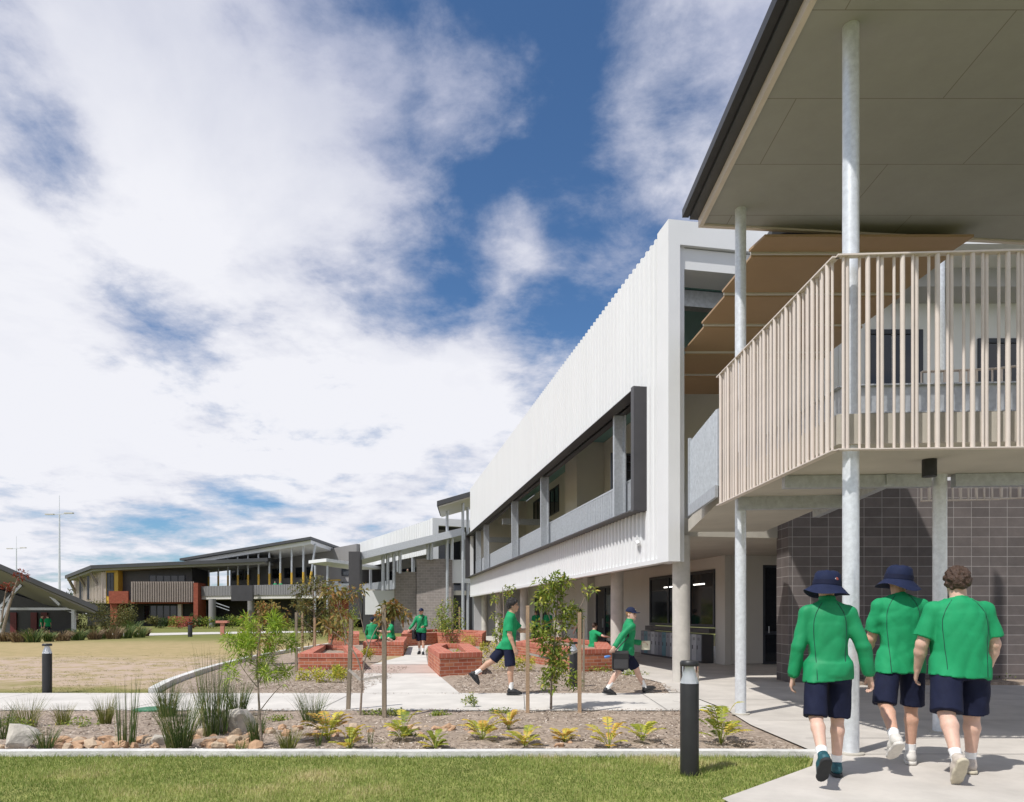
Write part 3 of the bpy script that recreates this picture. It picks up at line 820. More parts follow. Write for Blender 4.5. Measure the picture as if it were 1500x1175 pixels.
# ============================================================ FAR BUILDING WITH BIG ROOF AND YELLOW POSTS
M_batten = mat('shaded_batten', (0.27, 0.225, 0.20), rough=.6, var=.1)  # darker copy of the tan batten, cloud shade put into its colour
M_yel = mat('yellow_paint', (0.60, 0.38, 0.05), rough=0.5, var=0.06)
M_fargrey = mat('far_grey_wall', (0.23, 0.225, 0.225), rough=0.7, var=0.05, scale=.4)
fb = empty('big_roof_building', (-28, 80, 0), 'far grey school building under a broad raked roof with slender yellow based posts', 'building')
Lp, Pp, Rp = at(263, 818, 92), at(455, 786, 78), at(506, 804, 92)
Lb, Pb = Vector((Lp.x + 8, Lp.y + 16, Lp.z + .2)), Vector((Pp.x + 14, Pp.y + 22, Pp.z + .5))
def slab3(m, tops, th):
    n = len(tops); vs = [tuple(p) for p in tops] + [(p.x, p.y, p.z - th) for p in tops]
    m.add(vs, [tuple(range(n)), tuple(range(2 * n - 1, n - 1, -1))] + [(i, n + i, n + (i + 1) % n, (i + 1) % n) for i in range(n)])
c = MB(); slab3(c, [Lp, Pp, Rp, Vector((Rp.x + 3, Rp.y + 14, Rp.z + .6)), Vector((Lp.x + 6, Lp.y + 16, Lp.z + .2))], .30); c.build('roof', M_roof, fb)
off = Vector((0, 0, -.32))
c = MB(); slab3(c, [Lp + off + Vector((.4, .5, 0)), Pp + off + Vector((-.1, .5, 0)), Rp + off + Vector((-.3, .2, 0)), Vector((Rp.x + 2, Rp.y + 13, Rp.z + .2)), Vector((Lp.x + 6, Lp.y + 15, Lp.z - .2))], .45); c.build('soffit', M_whiteflat, fb)
def onfront(f, z=None, back=0.0):
    p = Lp.lerp(Pp, f); d = (Pp - Lp); nrm = Vector((-d.y, d.x, 0)).normalized()
    p = p + nrm * back
    return Vector((p.x, p.y, p.z if z is None else z))
# the wall behind the gallery
a, b = onfront(.02, 0, 7), onfront(.99, 0, 7)
c = MB(); c.prism([(a.x, a.y), (b.x, b.y), (b.x + 9, b.y + 14), (a.x + 2, a.y + 9)], 3.2, [7.8, 9.7, 9.5, 7.8]); c.build('wall', M_fargrey, fb)
d = (b - a).normalized(); nn = Vector((d.y, -d.x, 0))
def wallwin(m, x0, x1, z0, z1, dep=.12):
    p, q = a + d * x0, a + d * x1
    m.prism([(p.x, p.y), (q.x, q.y), (q.x + nn.x * dep, q.y + nn.y * dep), (p.x + nn.x * dep, p.y + nn.y * dep)], z0, z1)
Lw = (b - a).length
for x0, x1 in ((.02, .06), (.08, .12), (.14, .18), (.37, .44), (.47, .53), (.56, .62), (.645, .70), (.90, .99)):
    m = MB(); wallwin(m, x0 * Lw, x1 * Lw, 6.0, 7.3); w_ = m.build('window', M_frame, fb)
    m = MB(); wallwin(m, x0 * Lw + .12, x1 * Lw - .12, 6.1, 7.2, .15); m.build('pane', M_glass, w_)
for x0, x1 in ((.05, .12), (.22, .30), (.40, .52), (.54, .72), (.77, .80), (.90, .98)):
    m = MB(); wallwin(m, x0 * Lw, x1 * Lw, 3.6, 5.3); m.build('door', M_glass, fb)
m = MB(); wallwin(m, .84 * Lw, .875 * Lw, 3.6, 5.4); m.build('door', M_whiteflat, fb)
m = MB(); wallwin(m, .78 * Lw, .89 * Lw, 5.45, 5.6, .16); m.build('door_head', M_yel, fb)
# gallery floor, balustrade, undercroft
p0, p1, p2 = at(270, 876, 86), at(500, 872, 76), Vector((b.x + 9, b.y + 10, 0))
c = MB(); c.prism([(p0.x, p0.y), (p1.x, p1.y), (p2.x, p2.y), (a.x, a.y + 5)], 3.2, 3.6); c.build('floor_slab', M_pale, fb)
c = MB(); ribbed(c, (p1.x, p1.y - .1), (p0.x, p0.y - .1), 3.6, 4.75, pitch=.25, depth=.05, rib=.1); c.build('balustrade', M_fargrey, fb)
q0, q1 = at(341, 864, 80.5), at(371, 879, 80.2)
c = MB(); c.box(q0.x, q1.x, 80, 80.4, 2.95, 4.7); c.build('dark_panel', M_char, fb)
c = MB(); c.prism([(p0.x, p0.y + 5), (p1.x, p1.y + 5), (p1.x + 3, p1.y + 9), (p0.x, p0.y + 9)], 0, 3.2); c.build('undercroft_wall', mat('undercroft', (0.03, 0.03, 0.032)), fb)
for k in range(12):
    f = .10 + k * .0795
    tp = onfront(f, None, 1.2); z1 = tp.z - .6
    bx_ = tp.x if k < 11 else tp.x - .9
    s_ = MB().tube([(bx_, tp.y, 3.3), (bx_ + (tp.x - bx_) * .55, tp.y, 6.2)], .12, 10).build('post_base', M_yel, fb, smooth=True)
    MB().tube([(bx_ + (tp.x - bx_) * .55, tp.y, 6.2), (tp.x, tp.y, z1)], .11, 10).build('post', M_galv, fb, smooth=True)
for px in (311, 368, 440):
    q = at(px, 880, 82); MB().lathe([(.4, 0), (.4, 3.2)], 14, Matrix.Translation((q.x, 82, 0))).build('column', M_fargrey, fb, smooth=True)
for px, Y in ((325, 82),):
    c = MB(); u, v = at(316, 883, Y), at(336, 890, Y); c.bar(u, v, .1, .08); c.bar(u + Vector((0, 0, -.35)), v + Vector((0, 0, -.35)), .1, .08); c.build('stair_rail', M_galv, fb)
# lower link roof to the right of it
lr = empty('link_canopy', (-22, 70, 0), 'low pale link canopy on thin posts beside the big roof building', 'canopy')
u, v, w_ = at(452, 821, 68), at(478, 818, 66), at(506, 822, 70)
c = MB(); slab3(c, [u, v, w_, w_ + Vector((2, 8, 0)), u + Vector((2, 10, 0))], .3); c.build('roof', M_whiteflat, lr)
for px in (460, 478): 
    q = at(px, 825, 67); MB().tube([(q.x, 67.4, 0), (q.x, 67.4, q.z - .2)], .1, 10).build('post', M_galv, lr, smooth=True)
u, v = at(455, 860, 69), at(478, 856, 68)
c = MB(); ribbed(c, (v.x, v.y), (u.x, u.y), 3.3, 4.6, pitch=.2, depth=.06, rib=.1); c.build('batten_screen', M_batten, lr)
c = MB(); q = at(478, 0, 69); c.box(q.x, q.x + 2.6, 69, 69.3, .0, 2.8); c.build('brick_wall', M_brickfar, lr)
c = MB(); c.box(q.x, q.x + 2.8, 68.5, 71, 3.0, 3.25); c.box(q.x, q.x + 2.8, 68.5, 68.6, 3.25, 4.4); c.build('gallery_floor', M_galv, lr)

# ============================================================ FAR BRICK AND TIMBER BUILDING
fk = empty('brick_school_building', (-45, 86, 0), 'far two storey building with brick base, timber fins and yellow window bay', 'building')
Y = 86
def X(px, Y=86): return (px - CX) / FPX * Y
def Z(py, Y=86): return CAMZ + (HY - py) / FPX * Y
c = MB(); slab3(c, [Vector((X(95, 92), 92, Z(843, 92))), Vector((X(140), 85, Z(828, 85))), Vector((X(392, 82), 82, Z(817, 82))), Vector((X(392, 86), 90, Z(816, 86))), Vector((X(140), 100, Z(832)))], .42); c.build('roof', M_roof, fk)
c = MB(); slab3(c, [Vector((X(97, 92), 92.2, Z(848, 92))), Vector((X(141), 85.4, Z(833, 85))), Vector((X(385, 82), 82.6, Z(822, 82))), Vector((X(385, 86), 90, Z(822, 86))), Vector((X(140), 99, Z(838)))], .25); c.build('soffit', M_soffit, fk)
a0, a1 = Vector((X(112, 94), 94, 0)), Vector((X(155), 86, 0))
c = MB(); c.prism([(a0.x, a0.y), (a1.x, a1.y), (a1.x + 2, a1.y + 10), (a0.x + 2, a0.y + 8)], Z(884), Z(836)); c.build('end_wall', M_tan, fk)
c = MB(); ribbed(c, (a1.x, a1.y - .08), (a0.x, a0.y - .08), Z(883), Z(838), pitch=.55, depth=.35, rib=.12); c.build('timber_fins', M_tan, fk)
for f in (.28, .55): 
    q = a0.lerp(a1, f); MB().box(q.x - .3, q.x + .3, q.y - .55, q.y - .3, Z(878), Z(842)).build('window', M_glass, fk)
for (xa, ya, Ya), (xb, yb, Yb) in (((99, 845, 91.5), (113, 872, 93.4)), ((113, 840, 89.2), (129, 866, 90.6)), ((130, 834, 86.6), (147, 864, 87.0))):
    MB().bar(at(xa, ya, Ya), at(xb, yb, Yb), .25, .25).build('roof_strut', M_batten, fk)
MB().box(X(155.3), X(173), 86.0, 90, Z(884), Z(833)).build('window_bay', M_yel, fk)
window(fk, Matrix.Identity(4), X(156.5), X(167), 85.98, 0, Z(873), Z(839), 'y', bars=1, hb=5, frame=.12)
MB().box(X(173.2), X(276), 87, 92, 3.0, Z(826)).build('upper_wall', M_char, fk)
window(fk, Matrix.Identity(4), X(212), X(266), 86.96, 0, 4.6, Z(842, 87), 'y', bars=4, frame=.12)
MB().box(X(171), X(285), 84.5, 87, Z(884, 84.5), Z(882, 84.5) + .25).box(X(171), X(199), 84.3, 84.5, Z(884, 84.5), Z(866, 84.5)).build('balcony_wall', M_brickfar, fk)
c = MB(); ribbed(c, (X(284, 84.2), 84.2), (X(192, 84.2), 84.2), Z(882, 84.2), Z(852, 84.2), pitch=.28, depth=.10, rib=.13); c.build('batten_screen', M_batten, fk)
MB().box(X(284.5, 84), X(291, 84), 83.8, 86, 0, Z(854, 84)).build('brick_pier', M_brickfar, fk)
MB().box(X(171), X(181), 84.6, 87, 0, Z(884, 84.5)).build('brick_pier', M_brickfar, fk)
MB().box(X(247, 83), X(284, 83), 82.8, 83.1, 0, Z(903, 83)).build('low_brick_wall', M_brickfar, fk)
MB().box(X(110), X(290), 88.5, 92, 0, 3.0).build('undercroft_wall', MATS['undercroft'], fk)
MB().box(X(265), X(270), 85.2, 85.6, 0, Z(885, 85)).build('post', M_cream, fk)
window(fk, Matrix.Identity(4), X(195), X(255), 88.4, 0, .5, 2.6, 'y', bars=5, frame=.12)

# ============================================================ HALL ROOF AT THE LEFT EDGE
hl = empty('hall_building', (-34, 48, 0), 'low dark hall with a steeply raked roof edge and steel struts', 'building')
e0, e1 = at(-60, 800, 44), at(143, 888, 44)
c = MB(); slab3(c, [e0, e1, at(118, 894, 58), at(-60, 856, 58)], .32); c.build('roof', M_roof, hl)
o2 = Vector((0, .3, -.34))
c = MB(); slab3(c, [e0 + o2, e1 + o2 + Vector((-.3, 0, 0)), at(112, 896, 57.5), at(-60, 862, 57.5)], .10); c.build('soffit', M_fargrey, hl)
q0, q1 = at(-60, 0, 48), at(104, 0, 48)
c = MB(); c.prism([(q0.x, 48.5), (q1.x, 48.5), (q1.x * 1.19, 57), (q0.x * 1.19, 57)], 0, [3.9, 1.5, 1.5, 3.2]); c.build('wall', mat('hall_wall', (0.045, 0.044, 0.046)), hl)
c = MB(); u, v = at(0, 892, 46.5), at(128, 892, 46.5); c.bar(u, v, .25, .16); c.build('beam', M_galv, hl)
for (xa, ya), (xb, yb) in (((0, 890), (32, 857)), ((66, 865), (88, 886)), ((-4, 925), (24, 858))):
    MB().bar(at(xa, ya, 45.5), at(xb, yb, 45.5), .16, .16).build('strut', M_galv, hl)
for px in (108, 1): MB().bar((X(px, 46.5), 46.5, 0), (X(px, 46.5), 46.5, at(px, 892, 46.5).z), .2, .2).build('post', M_galv, hl)
for px in (15, 45, 60):
    MB().box(X(px, 48.4), X(px + 9, 48.4), 48.38, 48.45, .2, 1.6).build('red_panel', mat('red_panel', (0.12, 0.02, 0.02)), hl)

# ============================================================ LIGHT MASTS
def mast(px, ptop, Y, label, arms):
    x = X(px, Y); zt = Z(ptop, Y)
    e = empty('light_mast', (x, Y, 0), label, 'light mast')
    MB().tube([(x, Y, 0), (x, Y, zt)], [.30, .14], 12).build('pole', M_post, e, smooth=True)
    c = MB(); c.bar((x - arms, Y, zt), (x + arms, Y, zt + .25), .15, .15); c.build('crossarm', M_post, e)
    for s in (-1, 1):
        c = MB(); c.box(x + s * arms - .9, x + s * arms + .9, Y - .3, Y + .3, zt - .05 + (.25 if s > 0 else 0), zt + .2 + (.25 if s > 0 else 0)); c.build('floodlight', M_pale, e)
    c = MB(); c.tube([(x, Y, zt), (x, Y, zt + 4)], .05, 6); c.build('spike', M_post, e)
mast(87, 754, 150, 'tall grey floodlight mast rising behind the hall roof', 2.0)
mast(24, 804, 230, 'smaller more distant floodlight mast near the photo edge', 2.2)

# ============================================================ RED BRICK PLANTERS
def planter(pix, h, th, label):
    """ring wall of brick with a brick-on-edge cap and a mulch fill"""
    P = [gnd(*p) for p in pix]
    poly = [Vector((p.x, p.y, 0)) for p in P]; n = len(poly)
    if sum(poly[i].x * poly[(i + 1) % n].y - poly[(i + 1) % n].x * poly[i].y for i in range(n)) < 0: poly.reverse()
    def inset(d):
        out = []
        for i in range(n):
            a, b, c = poly[i - 1], poly[i], poly[(i + 1) % n]
            d1 = (b - a).normalized(); d2 = (c - b).normalized()
            n1, n2 = Vector((-d1.y, d1.x, 0)), Vector((-d2.y, d2.x, 0))
            m = (n1 + n2); m = m / max(0.35, m.dot(n1)) if m.length > 1e-3 else n1
            out.append(b + m * d)
        return out
    cx = sum(p.x for p in poly) / n; cy = sum(p.y for p in poly) / n
    e = empty('brick_planter', (cx, cy, 0), label, 'planter', 'red brick planters on the courtyard path')
    inn, cin, cout = inset(th), inset(th + .012), inset(-.012)
    def ring(o_, i_, z0, z1):
        m = MB()
        vs = [(p.x, p.y, z) for z in (z0, z1) for p in o_] + [(p.x, p.y, z) for z in (z0, z1) for p in i_]
        fs = []
        for k in range(n):
            k2 = (k + 1) % n
            fs += [(k, k2, n + k2, n + k), (2 * n + k2, 2 * n + k, 3 * n + k, 3 * n + k2), (n + k, n + k2, 3 * n + k2, 3 * n + k), (k2, k, 2 * n + k, 2 * n + k2)]
        m.add(vs, fs); return m
    ring(poly, inn, 0, h - .115).build('wall', M_brick, e)
    ring(cout, cin, h - .113, h).build('coping', M_brickcap, e)
    MB().prism([(p.x, p.y) for p in inn], 0.0, h - .16).build('soil', M_mulch, e)
    return e, poly, h
PL = {}
PL['right'] = planter([(644, 993), (706, 990), (688, 970), (640, 969), (627, 976)], .58, .36, 'red brick planter at the near end of the path, beside the runner')
PL['left'] = planter([(437, 983), (531, 983), (517, 966), (470, 963)], .46, .32, 'low red brick planter behind the staked sapling with forked trunk')
PL['seat'] = planter([(532, 961), (591, 961), (596, 949), (546, 949)], .50, .36, 'red brick planter with two pupils sitting on top')
PL['back'] = planter([(588, 948), (640, 945), (706, 948), (712, 940), (640, 936), (592, 939)], .60, .36, 'long low red brick planter behind the standing pupil')
PL['backleft'] = planter([(481, 946), (526, 946), (526, 939), (486, 939)], .55, .36, 'small far red brick planter beside the dark shroud')
PL['mid'] = planter([(755, 967), (852, 986), (898, 984), (888, 966), (800, 953)], .60, .40, 'large red brick planter between the runner and the walking pupil')

# ============================================================ BOLLARDS, SIGN, PIT LID
def bollard(x, y, h, r, label, lamp=True):
    z = gz(y)
    e = empty('bollard_light', (x, y, z), label, 'bollard', 'black bollard lights')
    T = Matrix.Translation((x, y, z))
    MB().lathe([(r, 0), (r, h * .80), (r * .98, h * .805)], 28, T).build('body', M_black, e, smooth=True)
    if lamp:
        MB().lathe([(r * .95, h * .805), (r * .85, h * .82), (r * .45, h * .94), (r * .45, h * .955)], 28, T).build('reflector', M_whiteflat, e, smooth=True)
        gm = bpy.data.materials.get('clear_lens')
        if gm is None:
            gm = bpy.data.materials.new('clear_lens'); gm.use_nodes = True; p = gm.node_tree.nodes['Principled BSDF']
            p.inputs['Base Color'].default_value = (.95, .97, 1, 1); p.inputs['Roughness'].default_value = .03; p.inputs['Transmission Weight'].default_value = 1; p.inputs['IOR'].default_value = 1.1
        m = MB(); m.lathe([(r * .99, h * .805), (r * .99, h * .955)], 28, T, cap=False); m.build('lens', gm, e, smooth=True)
    MB().lathe([(r * 1.0, h * .955), (r * 1.02, h * .96), (r * 1.02, h * .985), (r * .9, h)], 28, T).build('cap', M_black, e, smooth=True)
b_ = gnd(1010, 1136); bollard(b_.x, b_.y, 1.035, .083, 'nearest black bollard light standing on the green lawn')
b_ = gnd(69, 1016); bollard(b_.x, b_.y, .95, .083, 'black bollard light on the dry grass at the path edge')
b_ = gnd(840, 1009); bollard(b_.x, b_.y, .95, .083, 'black bollard light behind the leafy staked sapling')
b_ = gnd(278.5, 933); bollard(b_.x, b_.y, .95, .14, 'tiny far black bollard by the far lawn path', lamp=False)
e_ = gnd(326, 930); sg = empty('drinking_fountain', e_, 'small pink drinking fountain post beside the far lawn path', 'fountain')
M_pinkp = mat('pink_paint', (0.55, 0.22, 0.17), rough=.6)
MB().box(e_.x - .13, e_.x + .13, e_.y - .1, e_.y + .1, 0, .85).build('pedestal', M_pinkp, sg)
MB().box(e_.x - .42, e_.x + .42, e_.y - .2, e_.y + .2, .85, 1.02).build('basin', M_pinkp, sg)
e_ = gnd(224, 1043); c = MB(); c.lathe([(.27, .03), (.27, .055), (.24, .06)], 24, Matrix.Translation((e_.x, e_.y, 0))); lab(c.build('pit_lid', mat('green_plastic', (.03, .16, .07), rough=.5)), 'round green plastic pit lid in the mulch by the path', 'pit lid')
# galvanised bridge beam
bb = lab(br.build('bridge_beam', M_galv), 'galvanised steel channel beam behind the tan balusters', 'beam')
# ============================================================ VEGETATION
L_lawn = leafmat('lawn_blades', [(0, (0.14, 0.20, 0.035)), (.5, (0.25, 0.32, 0.07)), (.85, (0.42, 0.43, 0.15)), (1, (0.58, 0.50, 0.26))], rough=.6, trans=.3)
L_reed = leafmat('reed_leaf', [(0, (0.045, 0.085, 0.022)), (.6, (0.10, 0.155, 0.04)), (.9, (0.21, 0.23, 0.07)), (1, (0.36, 0.29, 0.13))], trans=.25)
L_yreed = leafmat('yellow_reed_leaf', [(0, (0.09, 0.12, 0.02)), (.5, (0.19, 0.21, 0.045)), (1, (0.38, 0.33, 0.12))], trans=.25)
L_brown = leafmat('brown_grass_leaf', [(0, (0.10, 0.065, 0.035)), (.5, (0.19, 0.13, 0.07)), (1, (0.30, 0.22, 0.12))], trans=.25)
L_fern = leafmat('fern_leaf', [(0, (0.14, 0.20, 0.03)), (.3, (0.34, 0.37, 0.045)), (.75, (0.66, 0.58, 0.09)), (1, (0.60, 0.36, 0.08))], trans=.3)
L_wattle = leafmat('wattle_leaf', [(0, (0.13, 0.23, 0.02)), (.5, (0.29, 0.42, 0.04)), (1, (0.52, 0.58, 0.10))], trans=.35)
L_green = leafmat('green_leaf', [(0, (0.085, 0.14, 0.022)), (.5, (0.22, 0.29, 0.045)), (.85, (0.42, 0.43, 0.08)), (1, (0.56, 0.45, 0.10))], trans=.3)
L_copper = leafmat('copper_leaf', [(0, (0.10, 0.13, 0.03)), (.35, (0.22, 0.20, 0.05)), (.7, (0.34, 0.20, 0.06)), (1, (0.30, 0.11, 0.045))], trans=.3)
L_dark = leafmat('dark_leaf', [(0, (0.03, 0.06, 0.016)), (.6, (0.07, 0.11, 0.03)), (1, (0.15, 0.17, 0.06))], trans=.25)
L_olive = leafmat('olive_leaf', [(0, (0.06, 0.07, 0.02)), (.5, (0.14, 0.14, 0.04)), (.85, (0.24, 0.21, 0.06)), (1, (0.30, 0.17, 0.06))], trans=.25)
L_red = leafmat('red_leaf', [(0, (0.12, 0.04, 0.02)), (1, (0.32, 0.05, 0.03))], trans=.25)
M_bark = mat('bark', (0.26, 0.21, 0.165), rough=.9, var=.3, scale=12, bump=.5, bscale=50)
M_stake = mat('stake_wood', (0.37, 0.26, 0.165), rough=.85, var=.25, scale=9, bump=.4, bscale=40, streak=True)
M_stakeg = mat('weathered_stake', (0.25, 0.205, 0.15), rough=.9, var=.3, scale=9, bump=.4, bscale=40, streak=True)
M_tie = mat('tie_strap', (0.42, 0.39, 0.35), rough=.85, var=.25, scale=20)
G = np.random.default_rng(11)

def unit(a): return a / np.maximum(np.linalg.norm(a, axis=1, keepdims=True), 1e-9)

def kites(P, D, L, Wd, droop=0.15, roll=None):
    n = len(P); L = np.broadcast_to(L, n)[:, None]; Wd = np.broadcast_to(Wd, n)[:, None]
    ref = unit(np.stack([G.normal(0, .5, n), G.normal(0, .5, n), np.ones(n)], 1)) if roll is None else roll
    S = unit(np.cross(D, ref)); dn = np.array([[0, 0, -1.0]])
    a = P; b = P + D * L * .42 + S * Wd / 2; c = P + D * L + dn * L * droop; d = P + D * L * .42 - S * Wd / 2
    V = np.stack([a, b, c, d], 1).reshape(-1, 3)
    return V, np.arange(4 * n).reshape(n, 4)

def blades(n, r0, h, spread, w, hv=.3, arch=.5, droopy=0.0, seg=4, off=(0, 0)):
    """grass blades growing out of a disc: arrays of a quad strip per blade"""
    th = G.uniform(0, 2 * np.pi, n); rr = r0 * np.sqrt(G.uniform(0, 1, n))
    bx, by = rr * np.cos(th) + off[0], rr * np.sin(th) + off[1]
    az = th + G.normal(0, .7, n); H = h * (1 - hv * G.uniform(0, 1, n)); sp = spread * G.uniform(.1, 1, n)
    V = []
    for k in range(seg + 1):
        t = k / seg
        out = sp * (t * (1 - arch) + arch * t ** 2.2)
        z = H * (t - droopy * t ** 3)
        x = bx + np.cos(az) * out; y = by + np.sin(az) * out
        ww = w * (1 - t ** 1.7 * .93) / 2
        sx, sy = -np.sin(az + 1.0) * ww, np.cos(az + 1.0) * ww
        V += [np.stack([x - sx, y - sy, z], 1), np.stack([x + sx, y + sy, z], 1)]
    V = np.stack(V, 1).reshape(-1, 3); m = 2 * (seg + 1)
    base = np.arange(n)[:, None] * m
    F = np.concatenate([base + np.array([[2 * k, 2 * k + 1, 2 * k + 3, 2 * k + 2]]) for k in range(seg)])
    vr = np.tile(G.uniform(0, 1, n), seg)
    return V, F, vr

def join(parts):
    V, F, vr = [], [], []; b = 0
    for v, f, r in parts:
        V.append(v); F.append(f + b); vr.append(r); b += len(v)
    return np.concatenate(V), np.concatenate(F), np.concatenate(vr)

def put(name, parts, material, loc, label, cat, group=None, kind=None, parent=None):
    V, F, vr = join(parts)
    o = npmesh(name, V, F, material, parent, Matrix.Translation(loc), vr)
    return lab(o, label, cat, group, kind)

def tuft(px, py, hpx, wpx, label, material=None, n=150, w=.006, name='grass_clump', hv=.45, arch=.45, droopy=.05, group='grass clumps in the mulch bed', r=None):
    p = gnd(px, py); s = p.y / FPX
    h, wd = hpx * s, wpx * s
    rr = r if r else max(.03, wd * .20)
    return put(name, [blades(n, rr, h, wd * .5, w, hv, arch, droopy)], material or L_reed, p + Vector((0, 0, .01)), label, 'grass', group)

def fern(px, py, wpx, label, seed):
    """clumping plant with fingered yellow-green leaves on arching stalks"""
    p = gnd(px, py); s = p.y / FPX; Rr = wpx * s * .5
    g = np.random.default_rng(seed); parts = []
    nf = int(g.integers(10, 24)); Rr *= g.uniform(.85, 1.2); tall = g.uniform(.75, 1.25); shift = g.normal(.14, .16)
    for i in range(nf):
        az = 2 * np.pi * i / nf + g.normal(0, .3); reach = Rr * g.uniform(.5, 1.2); hh = Rr * g.uniform(.5, 1.9) * tall
        t = np.linspace(0, 1, 12)
        x = np.cos(az) * reach * t ** 1.25; y = np.sin(az) * reach * t ** 1.25; z = hh * (t * 1.35 - .55 * t ** 2.4)
        C = np.stack([x, y, z], 1); T = unit(np.gradient(C, axis=0)); S = unit(np.cross(T, np.array([[0, 0, 1.0]])))
        w = .0045
        V = np.stack([C - S * w, C + S * w], 1).reshape(-1, 3)
        F = np.array([[2 * k, 2 * k + 1, 2 * k + 3, 2 * k + 2] for k in range(11)])
        tone = np.clip(g.uniform(.05, .95) + shift, 0, 1)
        parts.append((V, F, np.full(11, .15)))
        idx = np.arange(5, 12); ll = Rr * .36 * (np.sin(np.linspace(.5, 2.9, len(idx))) * .8 + .25)
        for sd in (-1, 1):
            D = unit(S[idx] * sd + T[idx] * .75 + np.array([[0, 0, .12]]))
            v, f = kites(C[idx], D, ll, .022 + .10 * ll, .22, roll=np.cross(D, T[idx] * sd) + 1e-6)
            parts.append((v, f, np.clip(tone + g.normal(0, .12, len(idx)), 0, 1)))
        v, f = kites(C[-1:], T[-1:], Rr * .26, .03, .2); parts.append((v, f, np.array([tone])))
    return put('fern_plant', parts, L_fern, p, label, 'plant', 'yellow green ferns along the front kerb')

def cloud(n, c, rad, L, Wd, outward=.6, droop=.2, up=.15, hollow=.25):
    """n leaves spread through an ellipsoid"""
    u = unit(G.normal(0, 1, (n, 3))); q = hollow + (1 - hollow) * G.uniform(0, 1, n) ** .6
    P = np.array(c) + u * q[:, None] * np.array(rad)
    D = unit(u * outward + G.normal(0, .55, (n, 3)) + np.array([[0, 0, up]]))
    v, f = kites(P, D, L * G.uniform(.6, 1.25, n), Wd * G.uniform(.7, 1.2, n), droop)
    return v, f, np.clip(G.normal(.45, .26, n), 0, 1)

def shrub(px, py, wpx, hpx, label, material, n=700, leaf=.10, name='shrub', group=None, Y=None, clumps=9, lw=.45):
    p = gnd(px, py) if Y is None else Vector(((px - CX) / FPX * Y, Y, 0)); s = p.y / FPX
    w, h = wpx * s, hpx * s; parts = []
    for i in range(clumps):
        a = G.uniform(0, 2 * np.pi); q = math.sqrt(G.uniform(0, 1)) * .36 * w; zz = h * G.uniform(.22, .78)
        r = w * G.uniform(.13, .25)
        parts.append(cloud(n // clumps, (q * math.cos(a), q * math.sin(a) * .7, zz), (r, r * .8, min(r * 1.0, h * .3)), leaf, leaf * lw))
    return put(name, parts, material, p, label, 'shrub', group)

def stem(e, path, r, name='trunk', material=None):
    return MB().tube(path, r, 8).build(name, material or M_bark, e, smooth=True)

def bez(a, b, c, n=8):
    a, b, c = Vector(a), Vector(b), Vector(c)
    return [(a * (1 - t) ** 2 + b * 2 * t * (1 - t) + c * t * t) for t in [i / n for i in range(n + 1)]]

def sapling(base, label, trunk, crowns, material, group='young trees planted in the courtyard', leaf=.085, lw=.4, droop=.25, rt=.016, name='sapling'):
    """trunk: list of (path, r0, r1); crowns: list of (centre, radii, n)"""
    e = empty(name, base, label, 'tree', group)
    for k, (path, a, b) in enumerate(trunk):
        n = len(path); stem(e, path, [a + (b - a) * i / (n - 1) for i in range(n)], 'trunk' if k == 0 else 'branch')
    parts = [cloud(n, Vector(c) - Vector(base), r, leaf, leaf * lw, droop=droop) for c, r, n in crowns]
    V, F, vr = join(parts)
    npmesh('crown', V, F, material, e, None, vr)
    return e

# ---- lawn blades (nobody could count them)
def inlawn(x, y):
    pxs = CX + FPX * x / y
    edge = np.interp(y, [gnd(1060, 1175).y, gnd(1100, 1160).y, gnd(1183, 1130).y, gnd(1190, 1112).y], [gnd(1060, 1175).x, gnd(1100, 1160).x, gnd(1183, 1130).x, gnd(1190, 1112).x])
    return (x < edge - .02) & (pxs > -30)
n = 105000
x = G.uniform(-5.8, 3.1, n); y = G.uniform(5.3, 7.27, n); k = inlawn(x, y); x, y = x[k], y[k]; n = len(x)
patch = np.array([noise.fractal(Vector((a * .9, b * .9, 3.0)), 0.6, 2.0, 3) for a, b in zip(x, y)])
h = G.uniform(.014, .040, n) * (1 + .5 * patch); az = G.uniform(0, 2 * np.pi, n); le = G.uniform(.1, .9, n) * h
ww = .0030; z0 = np.full(n, .066)
V = np.stack([np.stack([x - np.sin(az) * ww, y + np.cos(az) * ww, z0], 1), np.stack([x + np.sin(az) * ww, y - np.cos(az) * ww, z0], 1),
              np.stack([x + np.cos(az) * le, y + np.sin(az) * le, z0 + h], 1)], 1).reshape(-1, 3)
vr = np.clip(.40 + patch * .8 + G.normal(0, .2, n), 0, 1)
lab(npmesh('grass', V, np.arange(3 * n).reshape(n, 3), L_lawn, None, None, vr), 'short green mown grass in front of the kerb', 'grass', None, 'stuff')
# ragged longer grass at the kerb and round the bollard foot
pts = [(gx, 7.25) for gx in np.arange(-5.5, 3.0, .09)] + [(gnd(1010, 1136).x + .12 * math.cos(t), gnd(1010, 1136).y + .12 * math.sin(t)) for t in np.linspace(0, 6.2, 16)]
parts = [blades(9, .05, .075, .06, .005, .6, off=(a + G.normal(0, .03), b + G.normal(0, .025))) for a, b in pts]
V, F, vr = join(parts); lab(npmesh('grass', V, F, L_lawn, None, Matrix.Translation((0, 0, .06)), vr), 'longer ragged grass against the kerb and bollard foot', 'grass', None, 'stuff')
